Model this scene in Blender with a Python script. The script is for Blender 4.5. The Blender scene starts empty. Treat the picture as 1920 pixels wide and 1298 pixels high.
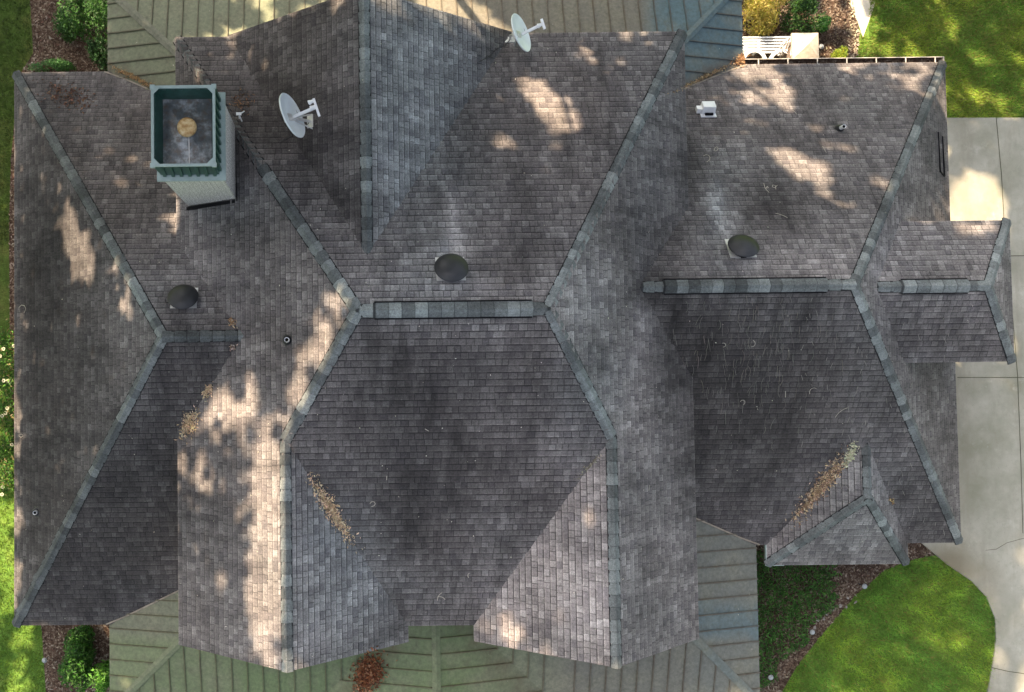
import bpy, bmesh, math, random
from mathutils import Vector, Matrix
from mathutils.bvhtree import BVHTree
rnd = random.Random(7)
S = bpy.context.scene

# ------------------------------------------------------------------ camera
F = 2070.0; HC = 23.0; PPX = 645.0
TILT = math.radians(2.3); ROLL = 0.0118
PPY = 690 - F*math.tan(TILT)
cd = bpy.data.cameras.new('camera'); cam = bpy.data.objects.new('camera', cd)
S.collection.objects.link(cam); S.camera = cam
cam.location = (0, 0, HC); cam.rotation_euler = (TILT, 0, -ROLL)
cd.lens = F/1920*36; cd.sensor_width = 36
cd.shift_x = (960-PPX)/1920; cd.shift_y = (PPY-649)/1920
cd.clip_start = 0.1; cd.clip_end = 1000
RC = Matrix.Rotation(-ROLL, 3, 'Z') @ Matrix.Rotation(TILT, 3, 'X')
CAM = Vector((0, 0, HC))

def ray(X, Y): return (RC @ Vector(((X-PPX)/F, -(Y-PPY)/F, -1))).normalized()
def P(X, Y, z):
    d = ray(X, Y); return CAM + d*((z-HC)/d.z)
def Q(p):
    v = RC.transposed() @ (Vector(p)-CAM)
    if v.z > -0.1: return (-9e3, -9e3)
    return (PPX - F*v.x/v.z, PPY + F*v.y/v.z)

# ------------------------------------------------------------------ light
SUN_EL = math.radians(50); SH = Vector((-0.64, 0.77, 0)).normalized()
SUN = Vector((SH.x*math.cos(SUN_EL), SH.y*math.cos(SUN_EL), math.sin(SUN_EL)))
W = bpy.data.worlds.new('World'); S.world = W; W.use_nodes = True
nt = W.node_tree; nt.nodes.clear()
sky = nt.nodes.new('ShaderNodeTexSky'); sky.sky_type = 'NISHITA'; sky.sun_disc = False
sky.dust_density = 5.0; sky.ozone_density = 0.6; sky.sun_elevation = SUN_EL; sky.sun_rotation = math.atan2(SH.x, SH.y)
bg = nt.nodes.new('ShaderNodeBackground'); bg.inputs['Strength'].default_value = 0.095
wo = nt.nodes.new('ShaderNodeOutputWorld')
hs = nt.nodes.new('ShaderNodeHueSaturation'); hs.inputs['Saturation'].default_value = 0.52
nt.links.new(sky.outputs[0], hs.inputs['Color']); nt.links.new(hs.outputs[0], bg.inputs[0]); nt.links.new(bg.outputs[0], wo.inputs[0])
ld = bpy.data.lights.new('sun', 'SUN'); ld.energy = 5.0; ld.angle = math.radians(0.65); ld.color = (1.0, 0.77, 0.53)
lo = bpy.data.objects.new('sun', ld); S.collection.objects.link(lo)
lo.rotation_euler = SUN.to_track_quat('Z', 'Y').to_euler()
S.view_settings.view_transform = 'Standard'; S.view_settings.look = 'None'
S.view_settings.gamma = 1; S.view_settings.exposure = 2.0
S.render.film_transparent = False

# ------------------------------------------------------------------ materials
class NT:
    def __init__(s, name):
        s.m = bpy.data.materials.new(name); s.m.use_nodes = True; s.t = s.m.node_tree
        s.b = s.t.nodes['Principled BSDF']
    def n(s, t, **k):
        o = s.t.nodes.new(t)
        for a, v in k.items(): setattr(o, a, v)
        return o
    def put(s, sock, v):
        if isinstance(v, bpy.types.NodeSocket): s.t.links.new(v, sock)
        else: sock.default_value = v
    def math(s, op, a, b=0.0, c=None):
        o = s.n('ShaderNodeMath', operation=op); s.put(o.inputs[0], a); s.put(o.inputs[1], b)
        if c is not None: s.put(o.inputs[2], c)
        return o.outputs[0]
    def noise(s, vec, scale, detail=3, rough=.55, dim='3D'):
        o = s.n('ShaderNodeTexNoise', noise_dimensions=dim)
        if vec is not None: s.put(o.inputs['Vector'], vec)
        o.inputs['Scale'].default_value = scale; o.inputs['Detail'].default_value = detail
        o.inputs['Roughness'].default_value = rough
        return o.outputs['Fac']
    def mix(s, f, a, b, mode='MIX'):
        o = s.n('ShaderNodeMix', data_type='RGBA', blend_type=mode); s.put(o.inputs[0], f)
        for k, v in ((6, a), (7, b)):
            if isinstance(v, tuple): v = (*v, 1) if len(v) == 3 else v
            s.put(o.inputs[k], v)
        return o.outputs[2]
    def ramp(s, f, pts):
        o = s.n('ShaderNodeValToRGB'); cr = o.color_ramp
        while len(cr.elements) < len(pts): cr.elements.new(0.5)
        for e, (p, c) in zip(cr.elements, pts):
            e.position = p; e.color = (*c, 1) if isinstance(c, tuple) else (c, c, c, 1)
        s.put(o.inputs[0], f); return o.outputs[0]
    def rng(s, f, a, b, c, d):
        o = s.n('ShaderNodeMapRange'); s.put(o.inputs[0], f)
        for i, v in enumerate((a, b, c, d)): o.inputs[i+1].default_value = v
        return o.outputs[0]
    def pos(s): return s.n('ShaderNodeNewGeometry').outputs['Position']
    def attr(s, n): return s.n('ShaderNodeAttribute', attribute_name=n).outputs['Fac']
    def attrc(s, n): return s.n('ShaderNodeAttribute', attribute_name=n).outputs['Color']
    def sep(s, v):
        o = s.n('ShaderNodeSeparateXYZ'); s.put(o.inputs[0], v); return o.outputs
    def comb(s, x, y, z=0.0):
        o = s.n('ShaderNodeCombineXYZ')
        for i, v in enumerate((x, y, z)): s.put(o.inputs[i], v)
        return o.outputs[0]
    def bump(s, h, dist, st=1.0):
        o = s.n('ShaderNodeBump'); s.put(o.inputs['Height'], h)
        o.inputs['Distance'].default_value = dist; o.inputs['Strength'].default_value = st
        s.t.links.new(o.outputs[0], s.b.inputs['Normal'])
    def done(s, col, rough=.9, spec=.3, metal=0.0):
        s.put(s.b.inputs['Base Color'], (*col, 1) if isinstance(col, tuple) else col)
        s.put(s.b.inputs['Roughness'], rough); s.b.inputs['Specular IOR Level'].default_value = spec
        s.b.inputs['Metallic'].default_value = metal
        return s.m

EXP = 0.125
def mat_shingle(name, cap=False):
    n = NT(name)
    uv = n.sep(n.n('ShaderNodeUVMap').outputs[0]); u, v = uv[0], uv[1]
    e = EXP if not cap else 0.20
    r = n.math('DIVIDE', v, e); row = n.math('FLOOR', r); fr = n.math('FRACT', r)
    wn = n.n('ShaderNodeTexWhiteNoise', noise_dimensions='1D'); n.put(wn.inputs['W'], n.math('ADD', row, .37))
    vo = n.n('ShaderNodeTexVoronoi', voronoi_dimensions='1D', feature='F1')
    wv = n.math('ADD', n.math('DIVIDE', u, 0.125), n.math('MULTIPLY', wn.outputs[0], 997.0))
    if cap: wv = n.math('MULTIPLY', row, 7.31)
    n.put(vo.inputs['W'], wv); vo.inputs['Scale'].default_value = 1.0
    c = n.sep(vo.outputs['Color'])
    ve = n.n('ShaderNodeTexVoronoi', voronoi_dimensions='1D', feature='DISTANCE_TO_EDGE')
    n.put(ve.inputs['W'], wv); ve.inputs['Scale'].default_value = 1.0
    if cap:
        base = n.ramp(c[0], [(0, (.066, .070, .071)), (.35, (.094, .101, .102)), (.7, (.120, .129, .129)), (1, (.170, .182, .180))])
    else:
        base = n.ramp(c[0], [(0, (.080, .074, .077)), (.25, (.100, .092, .092)), (.55, (.110, .102, .102)), (.8, (.122, .114, .112)), (1, (.158, .149, .148))])
    # granules, large stains and streaks
    p = n.pos()
    g = n.noise(p, 95, 2, .7); g2 = n.noise(p, 24, 3, .7)
    base = n.mix(1.0, base, n.ramp(g, [(.3, .6), (.7, 1.4)]), 'MULTIPLY')
    base = n.mix(1.0, base, n.ramp(g2, [(.3, .72), (.7, 1.28)]), 'MULTIPLY')
    st = n.noise(n.comb(n.math('MULTIPLY', u, 3.4), n.math('MULTIPLY', v, .4)), 1.0, 5, .65)
    bl = n.noise(p, .9, 5, .62)
    stain = n.math('ADD', n.math('MULTIPLY', st, .9), n.math('MULTIPLY', bl, 1.1))
    k = n.rng(stain, .74, 1.26, .56, 1.46)
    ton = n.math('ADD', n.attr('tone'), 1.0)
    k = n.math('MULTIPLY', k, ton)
    col = n.mix(1.0, base, k, 'MULTIPLY') if False else None
    vm = n.n('ShaderNodeVectorMath', operation='SCALE'); n.put(vm.inputs[0], base); n.put(vm.inputs['Scale'], k)
    col = vm.outputs[0]
    # green grey cast and painted blue sky light / brown cast by attribute and noise
    tn = n.math('ADD', n.attr('tint'), n.math('MULTIPLY', n.math('SUBTRACT', n.noise(p, .6, 3), .5), .9))
    col = n.mix(n.rng(tn, 0, 1, 0, .85), col, n.mix(1.0, col, (.87, 1.02, 1.07), 'MULTIPLY'))
    col = n.mix(n.rng(tn, 0, -1, 0, .8), col, n.mix(1.0, col, (1.12, 1.01, .93), 'MULTIPLY'))
    pl = n.noise(p, 27, 3, .6)                                  # pale flecks of lichen
    col = n.mix(n.rng(pl, .68, .80, 0, .5), col, (.26, .27, .26))
    if not cap:
        d1 = n.math('MULTIPLY', n.rng(fr, .72, .90, 0, .95), n.rng(c[2], .12, .6, .42, 1))                        # shadow line painted under each butt edge
        d2 = n.math('MULTIPLY', n.rng(ve.outputs['Distance'], .0, .09, .7, 0), n.rng(c[1], .35, .55, .1, 1))     # tab slots
        d = n.math('MAXIMUM', d1, d2)
        lite = n.rng(fr, .0, .24, .62, 0)                       # lit edge painted along the lower lip
        col = n.mix(lite, col, n.mix(1.0, col, (1.7, 1.66, 1.6), 'MULTIPLY'))
    else:
        d = n.rng(fr, .77, .86, 0, .8)  # same painted butt shading on the cap plates
    col = n.mix(d, col, (.012, .012, .014))
    h = n.math('ADD', n.math('MULTIPLY', c[1], .6 if not cap else 0.0), n.math('MULTIPLY', g, .25))
    n.bump(n.math('SUBTRACT', h, n.math('MULTIPLY', d, .5)), .012, .9)
    return n.done(col, .92, .22)

def mat_plain(name, c, rough=.6, spec=.4, var=.12, scale=8, metal=0.0, bump=0.0):
    n = NT(name); p = n.pos()
    k = n.rng(n.noise(p, scale, 4), .3, .7, 1-var, 1+var)
    vm = n.n('ShaderNodeVectorMath', operation='SCALE'); vm.inputs[0].default_value = c; n.put(vm.inputs['Scale'], k)
    if bump: n.bump(n.noise(p, scale*3, 3), bump)
    return n.done(vm.outputs[0], rough, spec, metal)

def mat_metal_roof():
    n = NT('green_standing_seam_metal'); p = n.pos(); x = n.sep(p)
    t = n.attr('tint'); w = n.attr('tone')
    col = n.ramp(t, [(0, (.110, .160, .062)), (.35, (.140, .160, .090)), (.6, (.145, .138, .110)), (1, (.075, .125, .142))])
    a = n.noise(p, 1.7, 5, .6)
    col = n.mix(n.rng(a, .45, .70, 0, .42), col, (.20, .19, .135))
    col = n.mix(n.rng(n.noise(p, 5.5, 5, .65), .52, .72, 0, .5), col, (.085, .085, .055))
    b = n.noise(p, 14, 4, .7)
    vm = n.n('ShaderNodeVectorMath', operation='SCALE'); n.put(vm.inputs[0], col); n.put(vm.inputs['Scale'], n.rng(b, .3, .7, .64, 1.1))
    col = vm.outputs[0]
    sn = n.math('MULTIPLY', w, n.rng(n.noise(p, 4, 4, .7), .3, .6, .45, 1.2))
    col = n.mix(sn, col, n.mix(n.noise(p, 9, 3), (.032, .020, .011), (.085, .045, .02)))
    fl = n.noise(p, 30, 2); col = n.mix(n.rng(fl, .74, .80, 0, .6), col, (.4, .4, .34))
    n.bump(n.noise(p, 3, 3), .01)
    return n.done(col, n.rng(a, .3, .7, .42, .65), .4)

def mat_grass(name, dry=.25):
    n = NT(name); p = n.pos()
    a = n.noise(p, 1.1, 4, .6); b = n.noise(p, 35, 3, .7)
    col = n.ramp(a, [(.25, (.058, .135, .018)), (.5, (.100, .190, .030)), (.75, (.175, .225, .05))])
    col = n.mix(n.rng(n.noise(p, 3.4, 5, .7), .52, .75, 0, dry), col, (.20, .17, .055))
    vm = n.n('ShaderNodeVectorMath', operation='SCALE'); n.put(vm.inputs[0], col); n.put(vm.inputs['Scale'], n.rng(n.math('ADD', n.math('MULTIPLY', b, .5), n.math('MULTIPLY', n.noise(p, 9, 4, .7), .5)), .35, .65, .5, 1.5))
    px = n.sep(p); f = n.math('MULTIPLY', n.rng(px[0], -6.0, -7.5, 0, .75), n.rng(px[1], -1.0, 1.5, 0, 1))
    cc = n.mix(f, vm.outputs[0], n.mix(1.0, vm.outputs[0], (.55, .42, .6), 'MULTIPLY'))  # deep tree shade painted into the upper left lawn colour
    n.bump(b, .05); return n.done(cc, .9, .15)

def mat_leafcol(name, rough=.55, trans=.35):
    n = NT(name); c = n.attrc('col'); m = n.done(c, rough, .3)
    if trans:
        tr = n.n('ShaderNodeBsdfTranslucent'); n.put(tr.inputs[0], n.mix(1.0, c, (1.3, 1.4, .7), 'MULTIPLY'))
        mx = n.n('ShaderNodeMixShader'); mx.inputs[0].default_value = trans
        out = n.t.nodes['Material Output']
        n.t.links.new(n.b.outputs[0], mx.inputs[1]); n.t.links.new(tr.outputs[0], mx.inputs[2])
        n.t.links.new(mx.outputs[0], out.inputs[0])
    return m

def mat_concrete():
    n = NT('weathered_concrete'); p = n.pos()
    a = n.noise(p, .8, 6, .62); b = n.noise(p, 6, 5, .7); g = n.noise(p, 120, 2, .7)
    col = n.ramp(a, [(.3, (.185, .185, .14)), (.5, (.265, .26, .215)), (.72, (.36, .35, .295))])
    col = n.mix(n.rng(b, .5, .72, 0, .5), col, (.20, .21, .16))
    col = n.mix(n.rng(n.noise(p, 2.3, 5, .7), .6, .75, 0, .35), col, (.48, .47, .43))
    col = n.mix(n.rng(n.noise(n.comb(n.math('MULTIPLY', n.sep(p)[0], 3.0), n.math('MULTIPLY', n.sep(p)[1], .6)), 1, 5, .7), .50, .68, 0, .45), col, (.19, .18, .14))
    col = n.mix(n.rng(n.noise(p, 16, 4, .8), .58, .72, 0, .5), col, (.17, .165, .13))
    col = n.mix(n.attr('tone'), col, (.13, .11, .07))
    vm = n.n('ShaderNodeVectorMath', operation='SCALE'); n.put(vm.inputs[0], col); n.put(vm.inputs['Scale'], n.rng(g, .3, .7, .86, 1.14))
    n.bump(g, .004); return n.done(vm.outputs[0], .9, .2)

def mat_mulch():
    n = NT('dry_mulch'); p = n.pos()
    vo = n.n('ShaderNodeTexVoronoi'); n.put(vo.inputs['Vector'], p); vo.inputs['Scale'].default_value = 28
    c = n.sep(vo.outputs['Color'])
    col = n.ramp(c[0], [(0, (.035, .022, .016)), (.4, (.075, .048, .034)), (.75, (.13, .095, .07)), (1, (.24, .20, .16))])
    col = n.mix(n.rng(n.noise(p, 1.6, 4), .4, .65, 0, .6), col, (.035, .022, .016))
    n.bump(c[1], .03); return n.done(col, .95, .1)

def mat_brick(name, c1, c2, mortar, sc=1.0):
    n = NT(name); p = n.sep(n.pos())
    b = n.n('ShaderNodeTexBrick'); n.put(b.inputs['Vector'], n.comb(n.math('ADD', p[0], p[1]), p[2]))
    b.inputs['Color1'].default_value = (*c1, 1); b.inputs['Color2'].default_value = (*c2, 1); b.inputs['Mortar'].default_value = (*mortar, 1)
    b.inputs['Scale'].default_value = sc; b.inputs['Brick Width'].default_value = .16; b.inputs['Row Height'].default_value = .058; b.inputs['Mortar Size'].default_value = .008
    g = n.noise(n.pos(), 24, 4, .7)
    g = n.noise(n.pos(), 38, 4, .75)
    col = n.mix(n.rng(g, .45, .60, 0, .9), b.outputs[0], (.14, .13, .115))
    n.bump(n.math('SUBTRACT', g, b.outputs['Fac']), .012); return n.done(col, .9, .2)

M = {}
M['shingle'] = mat_shingle('asphalt_shingles'); M['cap'] = mat_shingle('cap_shingles', True)
M['metal'] = mat_metal_roof()
M['dark'] = mat_plain('dark_vent_plastic', (.026, .027, .030), .42, .35, .25, 6)
M['butt'] = mat_plain('shingle_edge', (.02, .02, .022), .9, .1)
M['white'] = mat_plain('white_paint', (.74, .76, .78), .4, .4, .06)
M['dish'] = mat_plain('dish_enamel', (.72, .79, .81), .35, .5, .06, 5)
M['galv'] = mat_plain('galvanised_flashing', (.62, .62, .60), .35, .5, .15, 12, .3)
M['greenm'] = mat_plain('dark_green_metal', (.018, .060, .048), .4, .5, .3, 9)
M['rim'] = mat_plain('pale_green_rim', (.30, .38, .36), .45, .5, .12, 9)
M['fascia'] = mat_plain('fascia_paint', (.16, .16, .155), .6, .3)
M['black'] = mat_plain('black_gap_and_shadow', (.008, .008, .01), .8, .1)
M['wall'] = mat_brick('brick_wall', (.30, .20, .15), (.24, .15, .11), (.35, .33, .3))
M['chim'] = mat_brick('whitewashed_brick', (.86, .85, .81), (.74, .73, .69), (.50, .48, .45))
M['glass'] = mat_plain('window_glass', (.03, .035, .04), .08, .6, .02)
M['grass'] = mat_grass('lawn_ground'); M['conc'] = mat_concrete(); M['mulch'] = mat_mulch()
M['leaf'] = mat_leafcol('foliage'); M['canopy'] = mat_leafcol('canopy_foliage', .6, .1); M['litter'] = mat_leafcol('dead_leaves', .8, .15); M['blade'] = mat_leafcol('grass_blades', .6, .3)
M['bark'] = mat_plain('bark', (.09, .065, .045), .95, .1, .4, 10, bump=.05)
M['stone'] = mat_plain('cast_stone', (.42, .38, .31), .85, .2, .16, 11, bump=.01)
M['joint'] = mat_plain('joint_dirt', (.07, .07, .05), .95, .1, .3)
M['sand'] = mat_plain('pale_sand', (.52, .47, .38), .95, .1, .15, 10, bump=.01)
M['vf'] = mat_plain('weathered_flashing', (.22, .19, .15), .6, .3, .3)
M['gut'] = mat_plain('aged_gutter', (.36, .34, .30), .6, .3, .3, 6)
M['pebble'] = mat_plain('grey_stone', (.24, .22, .20), .9, .1, .3, 14)
M['log'] = mat_plain('grey_mark', (.28, .30, .31), .6, .2)
M['seat'] = mat_plain('dark_cushion', (.05, .05, .055), .9, .1)

def mat_pan():
    n = NT('streaked_chimney_pan'); p = n.pos()
    a = n.noise(p, 3.2, 5, .7); b = n.noise(p, 9, 4, .6)
    col = n.ramp(a, [(.3, (.05, .055, .06)), (.5, (.13, .145, .155)), (.66, (.38, .41, .43))])
    col = n.mix(n.rng(b, .48, .66, 0, .7), col, (.12, .085, .06))
    return n.done(col, .35, .5, .2)
M['pan'] = mat_pan()
def mat_flue():
    n = NT('rusty_flue_cap'); p = n.pos()
    a = n.noise(p, 12, 4, .6); col = n.ramp(a, [(.35, (.34, .19, .07)), (.5, (.50, .34, .15)), (.65, (.62, .50, .30))])
    return n.done(col, .6, .4)
M['flue'] = mat_flue()

# ------------------------------------------------------------------ mesh helpers
class MB:
    def __init__(s): s.v = []; s.f = []; s.uv = []; s.mi = []; s.tone = {}; s.tint = {}; s.col = []
    def add(s, pts, uv=None, mi=0, tone=None, tint=None, col=None):
        i = len(s.v); s.v += [Vector(p) for p in pts]; k = list(range(i, i+len(pts))); s.f.append(k); s.mi.append(mi)
        s.uv.append(uv or [(0, 0)]*len(pts))
        if tone is not None:
            for a, b in zip(k, tone): s.tone[a] = b
        if tint is not None:
            for a, b in zip(k, tint): s.tint[a] = b
        s.col.append(col)
    def box(s, c, d, rot=None, mi=0, top=None):
        x, y, z = d[0]/2, d[1]/2, d[2]/2; t = top or 1.0
        vs = [Vector((sx*x*(t if sz > 0 else 1), sy*y*(t if sz > 0 else 1), sz*z)) for sz in (-1, 1) for sy in (-1, 1) for sx in (-1, 1)]
        if rot: vs = [rot @ q for q in vs]
        vs = [q + Vector(c) for q in vs]
        for f in ((0, 2, 3, 1), (4, 5, 7, 6), (0, 1, 5, 4), (2, 6, 7, 3), (0, 4, 6, 2), (1, 3, 7, 5)): s.add([vs[j] for j in f], mi=mi)
    def bar(s, a, b, w, h, up=Vector((0, 0, 1)), mi=0):
        a, b = Vector(a), Vector(b); d = (b-a); L = d.length; d.normalize()
        sx = d.cross(up).normalized(); uz = sx.cross(d).normalized()
        R = Matrix((sx, d, uz)).transposed(); s.box((a+b)/2, (w, L, h), R, mi)
    def tube(s, pts, rad, n=8, cap=True, mi=0):
        rings = []; m = len(pts)
        for i, p in enumerate(pts):
            p = Vector(p); d = (Vector(pts[min(i+1, m-1)])-Vector(pts[max(i-1, 0)])).normalized()
            a = d.orthogonal().normalized() if i == 0 else (ra - d*ra.dot(d)).normalized()
            ra = a; b = d.cross(a); r = rad[i] if isinstance(rad, (list, tuple)) else rad
            rings.append([p + (a*math.cos(2*math.pi*k/n)+b*math.sin(2*math.pi*k/n))*r for k in range(n)])
        for i in range(m-1):
            for k in range(n): s.add([rings[i][k], rings[i][(k+1) % n], rings[i+1][(k+1) % n], rings[i+1][k]], mi=mi)
        if cap: s.add(rings[0][::-1], mi=mi); s.add(rings[-1], mi=mi)
    def lathe(s, prof, n=32, mi=0):
        for (r0, z0), (r1, z1) in zip(prof, prof[1:]):
            for k in range(n):
                a, b = 2*math.pi*k/n, 2*math.pi*(k+1)/n
                q = [(r0*math.cos(a), r0*math.sin(a), z0), (r0*math.cos(b), r0*math.sin(b), z0), (r1*math.cos(b), r1*math.sin(b), z1), (r1*math.cos(a), r1*math.sin(a), z1)]
                if r0 < 1e-6: q = [q[0], q[2], q[3]]
                elif r1 < 1e-6: q = q[:3]
                s.add(q, mi=mi)
    def build(s, name, mats, parent=None, smooth=False, off=None, merge=False):
        me = bpy.data.meshes.new(name)
        o_ = off or Vector((0, 0, 0))
        me.from_pydata([tuple(v-o_) for v in s.v], [], s.f)
        mats = mats if isinstance(mats, list) else [mats]
        for m in mats: me.materials.append(m)
        me.polygons.foreach_set('material_index', s.mi)
        ul = me.uv_layers.new(name='UVMap'); ul.data.foreach_set('uv', [c for f in s.uv for q in f for c in q])
        for nm, d in (('tone', s.tone), ('tint', s.tint)):
            if d:
                a = me.attributes.new(nm, 'FLOAT', 'POINT'); a.data.foreach_set('value', [d.get(i, 0.0) for i in range(len(s.v))])
        if any(c is not None for c in s.col):
            a = me.color_attributes.new('col', 'FLOAT_COLOR', 'CORNER'); L = []
            for f, c in zip(s.f, s.col):
                c = c or (.1, .1, .1)
                for _ in f: L += [c[0], c[1], c[2], 1.0]
            a.data.foreach_set('color', L)
        me.validate()
        if merge:
            bm = bmesh.new(); bm.from_mesh(me); bmesh.ops.remove_doubles(bm, verts=bm.verts, dist=1e-5); bm.to_mesh(me); bm.free()
        if smooth:
            me.polygons.foreach_set('use_smooth', [True]*len(me.polygons))
            me.set_sharp_from_angle(angle=math.radians(38))
        o = bpy.data.objects.new(name, me); S.collection.objects.link(o)
        if parent: o.parent = parent
        return o
def tag(o, label=None, cat=None, group=None, kind=None):
    if label: o['label'] = label
    if cat: o['category'] = cat
    if group: o['group'] = group
    if kind: o['kind'] = kind
    return o
def empty(name, loc=(0, 0, 0), rot=None):
    o = bpy.data.objects.new(name, None); S.collection.objects.link(o); o.location = loc; o.empty_display_size = .2
    if rot is not None: o.rotation_mode = 'QUATERNION'; o.rotation_quaternion = rot
    return o

# ------------------------------------------------------------------ roof stains, with blue sky light painted on east slopes (tone / tint by place)
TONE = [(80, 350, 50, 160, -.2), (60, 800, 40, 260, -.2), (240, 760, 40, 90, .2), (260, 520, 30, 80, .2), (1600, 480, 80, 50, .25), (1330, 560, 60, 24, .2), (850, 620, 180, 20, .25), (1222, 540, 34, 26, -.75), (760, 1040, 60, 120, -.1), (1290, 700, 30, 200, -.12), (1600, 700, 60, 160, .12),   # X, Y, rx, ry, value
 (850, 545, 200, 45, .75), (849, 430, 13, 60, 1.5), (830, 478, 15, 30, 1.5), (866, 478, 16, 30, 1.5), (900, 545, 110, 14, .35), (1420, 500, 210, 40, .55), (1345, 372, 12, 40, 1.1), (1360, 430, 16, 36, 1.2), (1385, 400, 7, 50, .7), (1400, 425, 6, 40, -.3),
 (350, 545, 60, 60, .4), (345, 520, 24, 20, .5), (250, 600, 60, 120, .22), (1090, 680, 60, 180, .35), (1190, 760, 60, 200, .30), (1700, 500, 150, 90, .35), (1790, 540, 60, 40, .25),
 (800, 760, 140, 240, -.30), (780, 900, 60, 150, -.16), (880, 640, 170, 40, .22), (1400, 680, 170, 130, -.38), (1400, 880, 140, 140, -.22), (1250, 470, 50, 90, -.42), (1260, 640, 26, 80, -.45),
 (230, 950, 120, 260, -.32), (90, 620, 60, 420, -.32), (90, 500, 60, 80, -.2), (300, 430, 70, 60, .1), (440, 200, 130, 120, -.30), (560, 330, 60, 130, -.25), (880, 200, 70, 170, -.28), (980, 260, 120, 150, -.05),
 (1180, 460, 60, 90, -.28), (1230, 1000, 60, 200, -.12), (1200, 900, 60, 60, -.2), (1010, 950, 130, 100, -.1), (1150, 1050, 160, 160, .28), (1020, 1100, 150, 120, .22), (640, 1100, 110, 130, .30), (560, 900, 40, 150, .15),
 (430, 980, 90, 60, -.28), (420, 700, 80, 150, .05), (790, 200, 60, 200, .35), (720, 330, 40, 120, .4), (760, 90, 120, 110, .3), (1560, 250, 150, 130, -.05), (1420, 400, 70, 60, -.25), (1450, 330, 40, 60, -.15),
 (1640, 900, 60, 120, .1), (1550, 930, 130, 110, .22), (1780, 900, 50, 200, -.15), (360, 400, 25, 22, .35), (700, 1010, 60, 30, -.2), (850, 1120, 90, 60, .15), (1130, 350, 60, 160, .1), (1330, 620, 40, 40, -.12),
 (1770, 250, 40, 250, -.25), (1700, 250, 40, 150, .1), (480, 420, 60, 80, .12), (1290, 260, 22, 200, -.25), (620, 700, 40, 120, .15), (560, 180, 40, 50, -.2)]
TINT = [(640, 1010, 60, 40, .3), (1345, 372, 14, 50, .5), (830, 475, 16, 30, .5), (790, 200, 120, 280, .95), (640, 1080, 120, 180, .75), (350, 545, 80, 90, .45), (1100, 700, 60, 200, .4), (420, 380, 90, 60, .6), (830, 560, 200, 40, .25), (1350, 400, 60, 120, .6),
 (440, 200, 150, 120, -.35), (1010, 200, 160, 140, -.3), (1200, 300, 60, 250, .25), (1650, 600, 100, 300, .25), (250, 350, 120, 120, -.2), (1150, 1000, 60, 260, .2), (230, 900, 130, 250, .15), (1600, 950, 90, 110, .4)]
def field(L, X, Y):
    t = 0.0
    for a, b, rx, ry, v in L:
        q = ((X-a)/rx)**2+((Y-b)/ry)**2
        if q < 6: t += v*math.exp(-q*.9)
    return t
def stain(p):  # stains together with the painted sky tint
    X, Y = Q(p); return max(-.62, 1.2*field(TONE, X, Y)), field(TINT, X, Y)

def clip(poly, ax, val, keep_ge):
    out = []; n = len(poly)
    for i in range(n):
        a, b = poly[i], poly[(i+1) % n]
        ia = (a[ax] >= val) == keep_ge or a[ax] == val; ib = (b[ax] >= val) == keep_ge or b[ax] == val
        if ia: out.append(a)
        if ia != ib:
            t = (val-a[ax])/(b[ax]-a[ax]); out.append((a[0]+(b[0]-a[0])*t, a[1]+(b[1]-a[1])*t))
    return out

ROOF = []      # triangles / polygons for placing things
def shingle_plane(mb, pts, bt=0.0, bi=0.0, lift=.016, e=EXP, reg=True):  # bt, bi: light and shade of whole slopes, painted as tone and tint
    """pts: 3-D corners, first two are the eave (left to right seen from outside, facing up-slope)."""
    pts = [Vector(p) for p in pts]
    U = (pts[1]-pts[0]); U.z = 0; U.normalize()
    N = Vector((0, 0, 0))
    for i in range(len(pts)):
        N += pts[i].cross(pts[(i+1) % len(pts)])
    N.normalize()
    if N.z < 0: N = -N
    V = N.cross(U).normalized()
    if V.z < 0: V = -V
    O = pts[0]; pl = [((p-O).dot(U), (p-O).dot(V)) for p in pts]
    if reg: ROOF.append(pts)
    u0 = min(q[0] for q in pl); u1 = max(q[0] for q in pl); v1 = max(q[1] for q in pl); v0 = min(q[1] for q in pl)
    uoff = rnd.uniform(0, 40); voff = rnd.randrange(1, 200)*e
    k = math.floor(v0/e); cu = .17
    while k*e < v1:
        a, b = max(k*e, v0), min((k+1)*e, v1)
        st = clip(clip(pl, 1, a, True), 1, b, False) if b-a > 1e-4 else []
        if len(st) >= 3:
            j = math.floor(u0/cu)
            while j*cu < u1:
                c = clip(clip(st, 0, j*cu, True), 0, (j+1)*cu, False)
                if len(c) >= 3:
                    P3 = []; uv = []; to = []; ti = []
                    for (x, y) in c:
                        L = lift*(1-(y-k*e)/e)
                        q = O+U*x+V*y+N*L; P3.append(q); uv.append((x+uoff, y+voff+1e-5*(1 if y <= a+1e-6 else -1)))
                        t = stain(q); to.append(max(-.66, (1+t[0]*.9)*(1+bt)-1)); ti.append(t[1]+bi)  # stains and painted sky tint, plus the painted light of the slope
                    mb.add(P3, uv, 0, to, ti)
                    lo_ = sorted([q for q in c if q[1] < a+1e-6])
                    if len(lo_) >= 2:
                        x0, x1 = lo_[0][0], lo_[-1][0]
                        if x1-x0 > .01:
                            A, B = O+U*x0+V*a, O+U*x1+V*a
                            mb.add([A-N*.002, B-N*.002, B+N*lift, A+N*lift], mi=1)
                j += 1
        k += 1

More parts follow.
